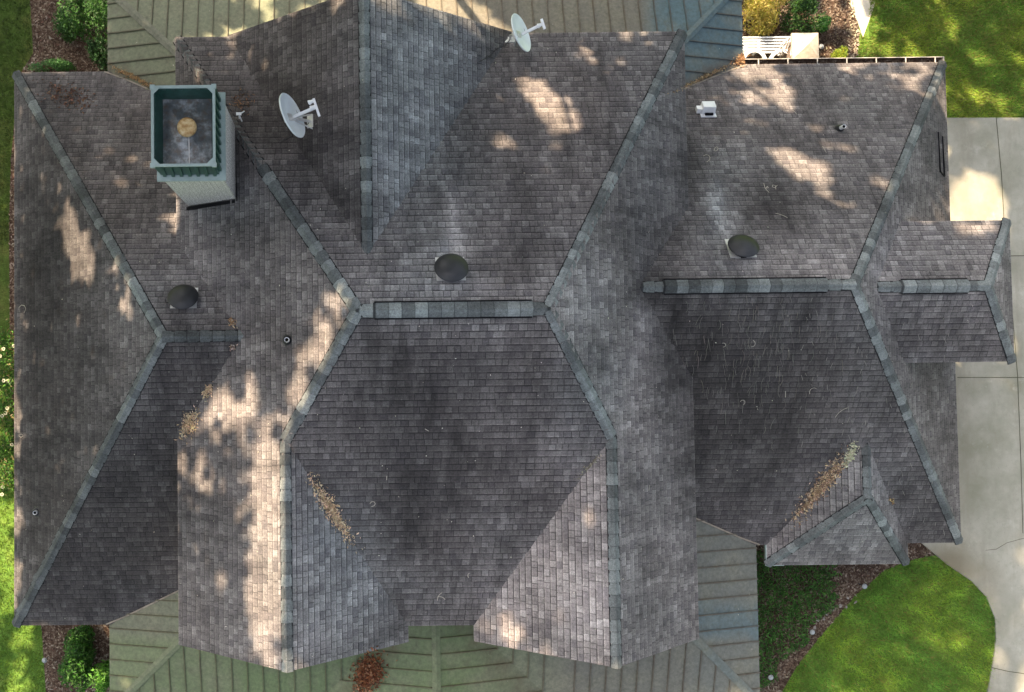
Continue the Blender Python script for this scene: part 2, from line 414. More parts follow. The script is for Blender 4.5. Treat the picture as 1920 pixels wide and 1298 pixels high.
def cap_obj(par, *a, **k):
    m_ = MB(); cap_line(m_, *a, **k); return hp(m_, 'ridge_cap', [M['cap'], M['butt']], par)
def cap_line(mb, a, b, nl, nr, w=.104, e=.20, lift=.020, base=.012, gaps=()):
    """folded cap shingles from b (low end) to a (high end); nl, nr: face normals of the two slopes."""
    a, b = Vector(a), Vector(b); D = (a-b); L = D.length; D.normalize()
    nl, nr = Vector(nl).normalized(), Vector(nr).normalized()
    sl = D.cross(nl).normalized(); sr = D.cross(nr).normalized()
    # side vectors lying in each slope, pointing away from the line
    if sl.dot(nr) > 0: sl = -sl
    if sr.dot(nl) > 0: sr = -sr
    up = (nl+nr).normalized(); n = max(1, int(L/e)); e2 = L/n; vo = rnd.randrange(5, 90)
    for i in range(n):
        s0 = i*e2 - .012; s1 = (i+1)*e2+.02
        h0 = base+lift; h1 = base
        if i in gaps: h0 += .05
        ww = w*(1+rnd.uniform(-.05, .05)); j = rnd.uniform(-.006, .006)
        row = vo+i
        def ring(s, h):
            c = b+D*s
            return [c+sl*ww+nl*h*.9+sl*j, c+sl*ww*.42+nl*h, c+up*(h+.004), c+sr*ww*.42+nr*h, c+sr*ww+nr*h*.9+sr*j]
        r0, r1 = ring(s0, h0), ring(s1, h1)
        t = stain(b+D*(s0+.1)); tt = [min(.9, t[0]*.7+.05)]*4; ti = [t[1]*.5+.15]*4  # stains and painted sky tint
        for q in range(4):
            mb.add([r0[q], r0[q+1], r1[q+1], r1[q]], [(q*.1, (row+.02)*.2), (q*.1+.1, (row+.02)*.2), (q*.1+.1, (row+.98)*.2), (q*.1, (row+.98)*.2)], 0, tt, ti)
        g0 = [p-up*(h0+.01) for p in r0]
        for q in range(4): mb.add([g0[q], g0[q+1], r0[q+1], r0[q]], mi=1)
        for q, sv, so in ((0, nl, sl), (4, nr, sr)):      # flat dark strip painting a shadow line beside the cap
            c0_, c1_ = b+D*(i*e2)+so*(w-.012)+sv*(base+.006), b+D*((i+1)*e2)+so*(w-.012)+sv*(base+.006)
            mb.add([c0_, c1_, c1_+so*.026-sv*.002, c0_+so*.026-sv*.002], mi=1)
        for q, sv in ((0, nl), (4, nr)):
            mb.add([r0[q], r1[q], r1[q]-sv*(h1+.004), r0[q]-sv*(h0+.004)], mi=1)

def nrm(*p):
    p = [Vector(q) for q in p]; n = (p[1]-p[0]).cross(p[2]-p[0]).normalized()
    return n if n.z > 0 else -n

# ------------------------------------------------------------------ the house
GZ = -3.0
house = empty('house', (3, .5, GZ))
tag(house, 'large house with hipped grey asphalt shingle roofs, green metal porch roofs and a white chimney', 'house')
HO = Vector((3, .5, GZ))
def hp(mb, name, mats, parent=None, smooth=False, label=None):
    o = mb.build(name, mats, parent or house, smooth, off=HO if parent is None else (Vector(parent['o']) if 'o' in parent else HO), merge=smooth)
    if parent is None: pass
    if label: o['label'] = label
    return o

# --- body roof
ZE, ZR, ZW, ZN = 2.6, 5.6, 4.48, 5.07
bx0, bx1, byN, byS, byM = -3.07, 6.42, 6.2, -5.02, -4.72
rW, rE, ry = .22, 3.25, .9
wWx, wEx, wy = -1.0, 4.47, -1.19
iW, iE = 1.11, 2.33
A_NW, A_NE = (bx0, byN, ZE), (bx1, byN, ZE); A_SW, A_SE = (bx0, byS, ZE), (bx1, byS, ZE)
RWp, REp = (rW, ry, ZR), (rE, ry, ZR)
WW0, WW1 = (wWx, wy, ZW), (wWx, byS, ZW); WE0, WE1 = (wEx, wy, ZW), (wEx, byS, ZW)
SM0, SM1 = (iW, byM, ZE), (iE, byM, ZE); SI0, SI1 = (iW, byS, ZE), (iE, byS, ZE)
mb = MB()
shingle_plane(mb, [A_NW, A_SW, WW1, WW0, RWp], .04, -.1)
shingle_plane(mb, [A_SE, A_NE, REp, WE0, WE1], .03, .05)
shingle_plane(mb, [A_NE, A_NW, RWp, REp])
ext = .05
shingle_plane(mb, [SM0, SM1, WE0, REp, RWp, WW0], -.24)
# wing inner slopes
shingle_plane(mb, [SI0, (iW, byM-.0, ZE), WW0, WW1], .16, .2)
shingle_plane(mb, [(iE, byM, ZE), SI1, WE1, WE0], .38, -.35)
body = hp(mb, 'hipped_roof', [M['shingle'], M['butt']])
N_W = nrm(A_NW, A_SW, RWp); N_E = nrm(A_NE, A_SE, REp); N_N = nrm(A_NW, A_NE, RWp); N_S = nrm(SM0, SM1, RWp)
N_WI = nrm(SI0, SM0, WW1); N_EI = nrm(SI1, SM1, WE1)
mb = MB()
cap_obj(body, RWp, WW0, N_W, N_S); cap_obj(body, REp, WE0, N_S, N_E)
cap_obj(body, WW0, WW1, N_W, N_WI); cap_obj(body, WE0, WE1, N_EI, N_E)
hw = P(492, 302, 3.9); tt_ = (hw.x-bx0)/(rW-bx0); hwp = (bx0+(rW-bx0)*tt_, byN+(ry-byN)*tt_, ZE+(ZR-ZE)*tt_)
cap_obj(body, RWp, hwp, N_N, N_W); cap_obj(body, hwp, A_NW, N_N, N_W, w=.1, lift=.004, base=.004)
cap_obj(body, REp, A_NE, N_N, N_E)
cap_obj(body, RWp, (rW+.28, ry, ZR), N_N, N_S); cap_obj(body, REp, (rE-.28, ry, ZR), N_N, N_S)

def ridge_vent(a, b, n1, n2, parent):
    mb = MB(); a, b = Vector(a), Vector(b); d = (b-a).normalized()
    cap_line(mb, a, b, n1, n2, w=.125, base=.045, lift=.006)
    o = hp(mb, 'ridge_vent', [M['cap'], M['black']], parent)
    mb = MB()
    for nn in (n1, n2):
        s_ = d.cross(nn).normalized(); s_ = s_ if s_.z < 0 else -s_
        q0, q1 = a+s_*.132+nn*.006, b+s_*.132+nn*.006
        mb.add([q0, q1, q1+nn*.05, q0+nn*.05]); mb.add([q0, q1, q1+s_*.02, q0+s_*.02])  # second quad: flat black strip painting the shadow line beside the vent
    return hp(mb, 'vent_baffle_and_shadow', [M['black']], parent)
ridge_vent((rW+.27, ry, ZR), (rE-.27, ry, ZR), N_N, N_S, body)

# --- north wing
nx, nW, nE = .40, -2.07, 3.2
yv = ry+(ZR-ZN)/(ZR-ZE)*(byN-ry)
NP, NV = (nx, byN+.04, ZN), (nx, yv, ZN)
mb = MB()
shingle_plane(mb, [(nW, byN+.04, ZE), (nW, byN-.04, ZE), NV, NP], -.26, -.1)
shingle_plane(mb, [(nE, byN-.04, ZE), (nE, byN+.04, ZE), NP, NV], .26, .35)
nwing = hp(mb, 'gabled_wing_roof', [M['shingle'], M['butt']])
mb = MB()
cap_obj(nwing, NV, NP, nrm((nW, byN, ZE), NV, NP), nrm((nE, byN, ZE), NV, NP))


# --- left block
lx0, lyN, lyS, lry, lrz, lrx = -6.85, 6.28, -5.22, .58, 3.8, -3.15
l_in = -1.5
LRp = (lrx, lry, lrz); L_NW, L_SW = (lx0, lyN, 0), (lx0, lyS, 0)
mb = MB()
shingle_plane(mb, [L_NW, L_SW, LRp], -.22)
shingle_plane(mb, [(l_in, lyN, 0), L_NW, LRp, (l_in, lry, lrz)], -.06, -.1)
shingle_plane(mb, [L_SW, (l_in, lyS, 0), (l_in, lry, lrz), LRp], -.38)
lroof = hp(mb, 'side_wing_roof', [M['shingle'], M['butt']])
nLW = nrm(L_NW, L_SW, LRp); nLN = nrm(L_NW, LRp, (l_in, lry, lrz)); nLS = nrm(L_SW, LRp, (l_in, lry, lrz))
mb = MB()
cap_obj(lroof, LRp, L_NW, nLW, nLN); cap_obj(lroof, LRp, L_SW, nLW, nLS, gaps=(2, 7)); cap_obj(lroof, (-1.6, lry, lrz), LRp, nLN, nLS)


# --- right block
gx1, gyN, gyS, gry, grz, grx = 12.71, 6.27, -3.75, 1.35, 3.8, 8.93
g_in = 4.6
GRp = (grx, gry, grz); G_NE, G_SE = (gx1, gyN, 0), (gx1, gyS, 0)
mb = MB()
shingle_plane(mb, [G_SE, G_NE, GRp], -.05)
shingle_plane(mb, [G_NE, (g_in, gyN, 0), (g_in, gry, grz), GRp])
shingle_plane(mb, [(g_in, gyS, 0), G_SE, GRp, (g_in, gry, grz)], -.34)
groof = hp(mb, 'garage_roof', [M['shingle'], M['butt']])
nGE = nrm(G_NE, G_SE, GRp); nGN = nrm(G_NE, GRp, (g_in, gry, grz)); nGS = nrm(G_SE, GRp, (g_in, gry, grz))
mb = MB()
cap_obj(groof, GRp, G_NE, nGN, nGE); cap_obj(groof, GRp, G_SE, nGS, nGE)
cap_obj(groof, (5.22, gry, grz), (5.62, gry, grz), nGN, nGS); cap_obj(groof, (8.42, gry, grz), GRp, nGN, nGS)

ridge_vent((5.6, gry, grz), (8.44, gry, grz), nGN, nGS, groof)

# --- east dormer roof
dz0, dz1, dx1, dxr = 2.15, 3.1, 12.64, 11.68
dyN, dyS, dry = gry+1.29, gry-1.37, gry
def gE(z): return gx1-z*(gx1-grx)/grz
D_NE, D_SE, DR = (dx1, dyN, dz0), (dx1, dyS, dz0), (dxr, dry, dz1)
mb = MB()
shingle_plane(mb, [D_SE, D_NE, DR])
shingle_plane(mb, [D_NE, (gE(dz0)-.05, dyN, dz0), (gE(dz1)-.05, dry, dz1), DR])
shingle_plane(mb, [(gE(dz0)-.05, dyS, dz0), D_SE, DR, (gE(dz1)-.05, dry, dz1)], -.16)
droof = hp(mb, 'dormer_roof', [M['shingle'], M['butt']])
nDE = nrm(D_NE, D_SE, DR); nDN = nrm(D_NE, DR, (9, dry, dz1)); nDS = nrm(D_SE, DR, (9, dry, dz1))
mb = MB()
cap_obj(droof, DR, D_NE, nDN, nDE); cap_obj(droof, DR, D_SE, nDS, nDE)
cap_obj(droof, (gE(dz1)+.02, dry, dz1), (10.12, dry, dz1), nDN, nDS); cap_obj(droof, (11.2, dry, dz1), DR, nDN, nDS)

ridge_vent((10.1, dry, dz1), (11.3, dry, dz1), nDN, nDS, droof)

# --- small south bay roof on the garage
sz = 1.62; sxr = 10.08; ybn = gry-(grz-sz)/grz*(gry-gyS); ysr = -2.62; sW, sE, syS = 8.70, 11.60, -4.17
SRn, SRs = (sxr, ybn, sz), (sxr, ysr, sz); S_SW, S_SE = (sW, syS, 0), (sE, syS, 0)
mb = MB()
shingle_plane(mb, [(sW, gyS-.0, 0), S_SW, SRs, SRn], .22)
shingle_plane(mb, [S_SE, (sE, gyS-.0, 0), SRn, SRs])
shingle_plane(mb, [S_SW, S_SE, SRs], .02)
sroof = hp(mb, 'bay_roof', [M['shingle'], M['butt']])
nSW = nrm(S_SW, SRs, SRn); nSE = nrm(S_SE, SRs, SRn); nSS = nrm(S_SW, S_SE, SRs)
mb = MB()
cap_obj(sroof, SRs, S_SW, nSW, nSS, w=.10); cap_obj(sroof, SRs, S_SE, nSE, nSS, w=.10); cap_obj(sroof, SRn, SRs, nSW, nSE, w=.10)


# --- metal porch roofs
ms = 1/3.0
mx0, mx1, myN, myS = -4.9, 8.48, 8.05, -7.0
cx_, cz_ = 1.76, .85; cyv = myS+cz_/ms; chw = cz_/ms
def metal_plane(mb, pts, tint_fn, pitch=.318):
    """pts: first two the eave; standing seams run up-slope."""
    pts = [Vector(p) for p in pts]; U = (pts[1]-pts[0]).normalized(); N = nrm(pts[0], pts[1], pts[2])
    V = N.cross(U).normalized(); V = V if V.z > 0 else -V
    O = pts[0]; pl = [((p-O).dot(U), (p-O).dot(V)) for p in pts]; ROOF.append(pts)
    u0 = min(q[0] for q in pl); u1 = max(q[0] for q in pl)
    cuts = [k_*pitch+d_ for k_ in range(math.floor(u0/pitch)-1, math.ceil(u1/pitch)+2) for d_ in (-.030, -.012, .012, .030)]
    for ca, cb in zip(cuts, cuts[1:]):
        if cb <= u0 or ca >= u1: continue
        strip = clip(clip(pl, 0, ca, True), 0, cb, False)
        if len(strip) >= 3:
            v0 = min(q[1] for q in strip); v1 = max(q[1] for q in strip); k = math.floor(v0/.3)
            while k*.3 < v1:
                q = clip(clip(strip, 1, k*.3, True), 1, (k+1)*.3, False)
                if len(q) >= 3:
                    P3 = [O+U*x+V*y for x, y in q]
                    se = [1.0 if abs((x/pitch)-round(x/pitch)) < .02 else 0.0 for x, y in q]
                    T = [tint_fn(p) for p in P3]
                    mb.add(P3, None, 0, [min(1.0, s*t[1]+t[2]) for s, t in zip(se, T)], [t[0] for t in T])
                k += 1
    i = math.ceil(u0/pitch)
    while i*pitch < u1-.02:
        x = i*pitch; vs = []
        for a, b in zip(pl, pl[1:]+pl[:1]):
            if (a[0]-x)*(b[0]-x) < 0: vs.append(a[1]+(b[1]-a[1])*(x-a[0])/(b[0]-a[0]))
        if len(vs) == 2 and abs(vs[0]-vs[1]) > .05:
            a, b = sorted(vs); p0, p1 = O+U*x+V*(a+.0), O+U*x+V*b
            W2 = U*.011; H2 = N*.034
            for q in ([p0-W2+H2, p0+W2+H2, p1+W2+H2, p1-W2+H2], [p0-W2, p0-W2+H2, p1-W2+H2, p1-W2], [p0+W2, p1+W2, p1+W2+H2, p0+W2+H2], [p0-W2, p0+W2, p0+W2+H2, p0-W2+H2]):
                T = [tint_fn(v) for v in q]; mb.add(q, None, 0, [.0 if T[0][1] < .3 else .5]*4, [t[0] for t in T])
        i += 1
def mt(p):   # tint (0 green .. 1 blue grey), seam grime, overall leaf-stain
    X, Y = Q(p)
    if Y < 400:
        t = .38 if X < 520 else min(.60, .38+(X-520)/1400)
        if X > 1200: t = min(1, t+(X-1200)/90)
        g = .95 if X < 470 else .5
        br = 0
        if X < 340: br = max(0, 1-abs((Y-140)-(X-215)*.45)/22)*.75
        if 1275 < X: br = max(br, max(0, 1-abs((Y-113)+(X-1390)*.48)/26)*.8)
        if 780 < X < 960: br = max(br, .15)
        return t, g, br
    t = .10
    if X < 450: t = .22
    if X < 335 and Y < 1200: t = .45
    if X > 880: t = min(.62, .2+(X-880)/500)
    if X > 1290: t = .68 + (.2 if 1125 < Y < 1200 else 0)
    br = 0
    if 860 < X < 1030: br = max(0, 1-abs((Y-1205)-(X-900)*1.12)/30)*.6
    if 640 < X < 760: br = max(0, 1-abs((X-730)+(Y-1216)*.8)/25)*.7
    return t, (.8 if 600 < X < 700 else .6), br
mz = lambda d: d*ms
mb = MB()
win = 2.25
# west
metal_plane(mb, [(mx0, myN, 0), (mx0, myS, 0), (mx0+win, myS+win, mz(win)), (mx0+win, myN-win, mz(win))], mt)
# north
metal_plane(mb, [(mx1, myN, 0), (mx0, myN, 0), (mx0+win, myN-win, mz(win)), (mx1-win, myN-win, mz(win))], mt)
# east
metal_plane(mb, [(mx1, myS, 0), (mx1, myN, 0), (mx1-win, myN-win, mz(win)), (mx1-win, myS+win, mz(win))], mt)
# south, in two halves round the cross gable
yv2 = cyv
metal_plane(mb, [(mx0, myS, 0), (cx_-chw, myS, 0), (cx_, cyv, cz_), (mx0+chw, cyv, cz_)], mt)
metal_plane(mb, [(cx_+chw, myS, 0), (mx1, myS, 0), (mx1-chw, cyv, cz_), (cx_, cyv, cz_)], mt)
metal_plane(mb, [(cx_-chw, myS, 0), (cx_-chw, myS-.3, 0), (cx_, myS-.3, cz_), (cx_, cyv, cz_)], mt)
metal_plane(mb, [(cx_+chw, myS-.3, 0), (cx_+chw, myS, 0), (cx_, cyv, cz_), (cx_, myS-.3, cz_)], mt)
mroof = hp(mb, 'metal_porch_roof', [M['metal']])
mroof['label'] = 'green standing seam metal porch roof with stained valleys'
mb = MB()
def mcap(a, b, n1, n2, w=.075):
    a, b = Vector(a), Vector(b); d = (b-a).normalized(); up = (n1+n2).normalized(); mb = MB()
    for nn in (n1, n2):
        s_ = d.cross(nn).normalized(); s_ = s_ if s_.z < 0 else -s_
        k = .042
        q = [a+up*(k+.012), b+up*(k+.012), b+s_*w+nn*k, a+s_*w+nn*k]
        T = [mt(v) for v in q]
        mb.add(q, None, 0, [t[2]*.5 for t in T], [min(1, t[0]+.12) for t in T])
        q2 = [q[3], q[2], q[2]-nn*k, q[3]-nn*k]; mb.add(q2, None, 0, [.6]*4, [t[0] for t in T])
    hp(mb, 'metal_hip_cap', [M['metal']], mroof)
nMW, nMN, nME, nMS = Vector((-ms, 0, 1)).normalized(), Vector((0, ms, 1)).normalized(), Vector((ms, 0, 1)).normalized(), Vector((0, -ms, 1)).normalized()
mcap((mx0, myN, 0), (mx0+win, myN-win, mz(win)), nMW, nMN); mcap((mx1, myN, 0), (mx1-win, myN-win, mz(win)), nME, nMN)
mcap((mx0, myS, 0), (mx0+win, myS+win, mz(win)), nMW, nMS); mcap((mx1, myS, 0), (mx1-win, myS+win, mz(win)), nME, nMS)
mcap((cx_, cyv, cz_), (cx_, myS-.3, cz_), nMW, nME)

# valley flashing strips along the metal / shingle joins
def strip(mb, pts, w=.04, up=.03, mi=0):
    for a, b in zip(pts, pts[1:]): mb.bar(Vector(a)+Vector((0, 0, up)), Vector(b)+Vector((0, 0, up)), w, .02, mi=mi)

# --- fascia, soffit and walls
mb = MB()
def fascia(loop, h=.17, inset=.0, close=True):
    n = len(loop)
    for i in range(n if close else n-1):
        a, b = Vector(loop[i]), Vector(loop[(i+1) % n])
        mb.add([a-Vector((0, 0, .004)), b-Vector((0, 0, .004)), b-Vector((0, 0, h)), a-Vector((0, 0, h))])
    if close: mb.add([Vector(p)-Vector((0, 0, h)) for p in loop])
fascia([A_NW, A_SW, (wWx-.0, byS, ZE), SI0, SM0, SM1, SI1, A_SE, A_NE])
fascia([L_NW, L_SW, (l_in, lyS, 0), (l_in, lyN, 0)]); fascia([G_NE, (g_in, gyN, 0), (g_in, gyS, 0), (sW, gyS, 0), S_SW, S_SE, (sE, gyS, 0), G_SE])
fascia([D_NE, D_SE, (gE(dz0), dyS, dz0), (gE(dz0), dyN, dz0)], .12)
for a, b, c in ((A_SW, WW1, SI0), (SI1, WE1, A_SE), ((nW, byN+.04, ZE), NP, (nE, byN+.04, ZE))):   # rake boards
    for p, q in ((a, b), (b, c)):
        p, q = Vector(p), Vector(q); sg = -.004 if p.y < 0 else .004
        dn = Vector((0, 0, .16)); o_ = Vector((0, sg, 0))
        mb.add([p+o_, q+o_, q-dn+o_, p-dn+o_])
for c in ((mx0, myN, mx1, myS),):
    fascia([(mx0, myN, 0), (mx0, myS, 0), (cx_-chw, myS, 0), (cx_-chw, myS-.3, 0), (cx_+chw, myS-.3, 0), (cx_+chw, myS, 0), (mx1, myS, 0), (mx1, myN, 0)], .14, close=False)
hp(mb, 'fascia', [M['fascia']])
mb = MB()
# gable ends
for a, b, c, dy in ((A_SW, WW1, SI0, .28), (SI1, WE1, A_SE, .28), ((nW, byN, ZE), (nx, byN, ZN), (nE, byN, ZE), -.25)):
    mb.add([Vector(p)+Vector((0, dy, -.06)) for p in (a, b, c)])
def wallbox(x0, x1, y0, y1, z0, z1):
    mb.box(((x0+x1)/2, (y0+y1)/2, (z0+z1)/2), (x1-x0, y1-y0, z1-z0))
wallbox(bx0+.35, bx1-.35, byM+.1, byN-.3, GZ, ZE-.18)
wallbox(bx0+.353, iW-.3, byS+.31, byM+.1, GZ, ZE-.183); wallbox(iE+.3, bx1-.353, byS+.31, byM+.1, GZ, ZE-.183)
wallbox(lx0+.35, bx0+.35, lyS+.35, lyN-.35, GZ, -.18); wallbox(bx1-.35, gx1-.35, gyS+.35, gyN-.35, GZ, -.18)
wallbox(sW+.3, sE-.3, syS+.3, gyS+.35, GZ, -.183)
wallbox(10.2, dx1-.3, dyS+.25, dyN-.25, .5, dz0-.13)
hp(mb, 'wall', [M['wall']])
# windows (seen only from the side) and porch posts
wins = [((lx0+.35, 3.5, -1.5), 'x'), ((lx0+.35, .5, -1.5), 'x'), ((lx0+.35, -2.6, -1.5), 'x'), ((gx1-.35, 4.4, -1.5), 'x'), ((gx1-.35, -2.3, -1.5), 'x'), ((dx1-.3, dry, 1.45), 'x'),
        ((0, byN-.3, -1.4), 'y'), ((3.6, byN-.3, -1.4), 'y'), ((-1.0, byS+.31, 1.2), 'y'), ((4.5, byS+.31, 1.2), 'y'), ((-1.0, byS+.31, -1.4), 'y'), ((4.5, byS+.31, -1.4), 'y'), ((10.1, syS+.3, -1.5), 'y'), ((10.2, gyN-.35, -1.5), 'y')]
for c, ax in wins:
    sgn = 1 if (c[0] > 3 if ax == 'x' else c[1] > 0) else -1
    h = 1.3 if c[2] < 1.3 else .8; w = 1.0; fm = MB(); gm = MB(); c = Vector(c)
    d = Vector((sgn*.03, 0, 0)) if ax == 'x' else Vector((0, sgn*.03, 0)); s_ = Vector((0, 1, 0)) if ax == 'x' else Vector((1, 0, 0))
    for k in (-1, 1):
        fm.box(c+d+s_*k*(w/2), (.06, .08, h+.08) if ax == 'x' else (.08, .06, h+.08)); fm.box(c+d+Vector((0, 0, k*(h/2+.04))), (.062, w-.08, .08) if ax == 'x' else (w-.08, .062, .08))
    fm.box(c+d, (.05, w-.09, .04) if ax == 'x' else (w-.09, .05, .04))
    gm.box(c+d*.5, (.03, w-.08, h-.002) if ax == 'x' else (w-.08, .03, h-.002))
    f = hp(fm, 'window', [M['white']]); g = hp(gm, 'pane', [M['glass']], f)
for x in (mx0+.3, mx1-.3):
    for y in (myN-.3, myS+.3):
        pm = MB(); pm.tube([(x, y, GZ), (x, y, -.02)], .09, 12); hp(pm, 'porch_post', [M['white']])
for x in (-1, 1.8, 4.6):
    pm = MB(); pm.tube([(x, myN-.3, GZ), (x, myN-.3, .06)], .09, 12); hp(pm, 'porch_post', [M['white']])

# --- gutter on the garage north eave
mb = MB(); ga, gb = mx1+.02, gx1
for (y0, z0, y1, z1) in ((.0, -.02, .0, -.10), (.0, -.10, .10, -.10), (.10, -.10, .115, -.0)):
    mb.add([(ga, gyN+y0+.004, z0), (gb, gyN+y0+.004, z0), (gb, gyN+y1+.004, z1), (ga, gyN+y1+.004, z1)], mi=1)
mb.bar((ga, gyN+.122, .0), (gb, gyN+.122, .0), .014, .02)
x = ga+.3
while x < gb:
    mb.bar((x, gyN+.0, .0), (x, gyN+.12, .0), .022, .012); x += .62
mb.box((gb-.01, gyN+.06, -.045), (.02, .12, .1))
gut = hp(mb, 'gutter', [M['gut'], M['mulch']])
# downspout, metal edge along the bay's west corner
mb = MB(); mb.bar((sW-.012, gyS, -.02), (sW-.012, syS, -.02), .03, .06); mb.bar((sW-.03, syS-.012, -.02), (sW+.35, syS-.012, -.02), .02, .05)
hp(mb, 'drip_edge', [M['rim']])

# valley flashings where metal meets shingles, at chimney foot and the bright left one
mb = MB()
def zl(x, y): return lrz-(lrz)*(lry-y)/(lry-lyS) if y < lry else lrz-lrz*(y-lry)/(lyN-lry)
def zg(x, y): return grz-grz*(gry-y)/(gry-gyS) if y < gry else grz-grz*(y-gry)/(gyN-gry)
def find(zf, x, z, lo_, hi_):
    for _ in range(40):
        m = (lo_+hi_)/2
        if (zf(x, m) > z) == (zf(x, lo_) > z): lo_ = m
        else: hi_ = m
    return lo_
for xs, zf, lo_, hi_, mzf in (((mx0-.06, bx0-.0), zl, lry, lyS-.3, lambda x: (x-mx0)*ms), ((mx0-.06, bx0+.0), zl, lry, lyN+.3, lambda x: (x-mx0)*ms),
                              ((mx1+.06, bx1), zg, gry, gyS-.3, lambda x: (mx1-x)*ms), ((mx1+.06, bx1), zg, gry, gyN+.3, lambda x: (mx1-x)*ms)):
    pts = []
    for i in range(6):
        x = xs[0]+(xs[1]-xs[0])*i/5; z = max(0, mzf(x)); y = find(zf, x, z, lo_, hi_); pts.append((x, y, z+.0))
    strip(mb, pts, .028, .022)
hp(mb, 'flashing', [M['vf']])

# ------------------------------------------------------------------ ray caster for placing
vv, ff = [], []
for pl in ROOF:
    i = len(vv); vv += [tuple(p) for p in pl]; ff.append(list(range(i, i+len(pl))))
i = len(vv); vv += [(-60, -60, GZ), (60, -60, GZ), (60, 60, GZ), (-60, 60, GZ)]; ff.append([i, i+1, i+2, i+3])
BVH = BVHTree.FromPolygons(vv, ff)
def hit(X, Y):
    h = BVH.ray_cast(CAM, ray(X, Y)); n = h[1]
    return h[0], (n if n.z > 0 else -n)
def frame(n, down=None):
    n = n.normalized(); d = Vector((0, 0, -1)); d = (d-n*d.dot(n))
    d = d.normalized() if d.length > 1e-3 else Vector((0, 1, 0))
    x = d.cross(n).normalized(); return Matrix((x, d, n)).transposed()   # local y = down-slope, z = normal

# --- chimney
cx0, cx1, cy0, cy1, ctz = -2.82, -1.87, 3.0, 4.28, 5.72
mb = MB(); mb.box(((cx0+cx1)/2, (cy0+cy1)/2, (ctz+.6)/2), (cx1-cx0, cy1-cy0, ctz-.6))
chim = hp(mb, 'chimney', [M['chim']]); chim['label'] = 'whitewashed brick chimney with dark green metal crown'
mb = MB(); fx0, fx1, fy0, fy1 = -2.90, -1.82, 2.96, 4.36
mb.box(((fx0+fx1)/2, (fy0+fy1)/2, ctz+.03), (fx1-fx0, fy1-fy0, .05), mi=1)
rx0, rx1, ry0, ry1, rz = -2.865, -1.93, 3.10, 4.30, 6.36
# skirt with louvre ribs
def skirt(p0, p1, q0, q1, n):
    p0, p1, q0, q1 = map(Vector, (p0, p1, q0, q1))
    mb.add([p0, p1, q1, q0]); m = 2*n; nn = (p1-p0).cross(q0-p0).normalized()
    for k in range(n):
        t = (k+.5)/n; a, b = p0.lerp(p1, t), q0.lerp(q1, min(1, t+.35/n)); mb.bar(a+nn*.01, b+nn*.01, .05, .05, up=nn)
zb = ctz+.055
skirt((fx0+.06, fy0+.1, zb), (fx1-.1, fy0+.1, zb), (rx0+.01, ry0+.01, rz-.06), (rx1-.01, ry0+.01, rz-.06), 7)
skirt((fx1-.1, fy0+.1, zb), (fx1-.1, fy1-.06, zb), (rx1-.01, ry0+.01, rz-.06), (rx1-.01, ry1-.01, rz-.06), 9)
skirt((fx1-.1, fy1-.06, zb), (fx0+.06, fy1-.06, zb), (rx1-.01, ry1-.01, rz-.06), (rx0+.01, ry1-.01, rz-.06), 7)
skirt((fx0+.06, fy1-.06, zb), (fx0+.06, fy0+.1, zb), (rx0+.01, ry1-.01, rz-.06), (rx0+.01, ry0+.01, rz-.06), 9)
hp(mb, 'crown', [M['greenm'], M['rim']], chim)
mb = MB()
for a, b in (((rx0, ry0), (rx1, ry0)), ((rx1, ry0), (rx1, ry1)), ((rx1, ry1), (rx0, ry1)), ((rx0, ry1), (rx0, ry0))):
    mb.bar((*a, rz), (*b, rz), .04, .05)
for x, sx in ((rx0, 1), (rx1, -1)):
    for y, sy in ((ry0, 1), (ry1, -1)):
        z = rz+.027; mb.add([(x, y, z), (x+sx*.13, y, z), (x, y+sy*.13, z)]); mb.box((x, y, rz+.002), (.07, .07, .056))
hp(mb, 'crown_rim', [M['rim']], chim)
mb = MB(); pz = 6.0
ix0, ix1, iy0, iy1 = rx0+.10, rx1-.08, ry0+.06, ry1-.10
mxc = (ix0+ix1)/2; myc = (iy0+iy1)/2
for k in range(1): 
    c = Vector((mxc, myc, pz+.05)); q = [Vector((ix0, iy0, pz)), Vector((ix1, iy0, pz)), Vector((ix1, iy1, pz)), Vector((ix0, iy1, pz))]
    for i in range(4): mb.add([q[i], q[(i+1) % 4], c])
mb.bar((mxc+.03, iy0, pz+.012), (mxc+.03, myc, pz+.06), .012, .006, mi=1)
hp(mb, 'chimney_pan', [M['pan'], M['galv']], chim)
mb = MB()
for a, b in (((rx0, ry0), (rx1, ry0)), ((rx1, ry0), (rx1, ry1)), ((rx1, ry1), (rx0, ry1)), ((rx0, ry1), (rx0, ry0))):
    c = Vector((mxc, myc, 0)); A, B = Vector((*a, rz-.02)), Vector((*b, rz-.02))
    A2 = Vector((ix0-.0 if a[0] == rx0 else ix1, iy0 if a[1] == ry0 else iy1, pz)); B2 = Vector((ix0 if b[0] == rx0 else ix1, iy0 if b[1] == ry0 else iy1, pz))
    mb.add([A, B, B2, A2])
hp(mb, 'crown_liner', [M['greenm']], chim)
mb = MB(); fc = P(350, 238, 6.22)
mb.lathe([(0, .02), (.10, .02), (.135, .008), (.15, -.01), (.152, -.045), (.10, -.05), (.10, -.2)], 36)
for i in range(len(mb.v)): mb.v[i] = mb.v[i]+fc
hp(mb, 'flue_cap', [M['flue']], chim, smooth=True)
# cricket / flashing at the chimney's foot
mb = MB()
mb.bar((cx0-.02, cy0-.05, ZE+.91*(cx0-bx0)+.02), (cx1+.04, cy0-.05, ZE+.91*(cx1-bx0)+.02), .06, .04)
mb.bar((cx1+.04, cy0-.05, ZE+.91*(cx1-bx0)+.02), (cx1+.04, cy1-.2, ZE+.91*(cx1-bx0)+.0), .05, .05)
hp(mb, 'chimney_flashing', [M['black']], chim)

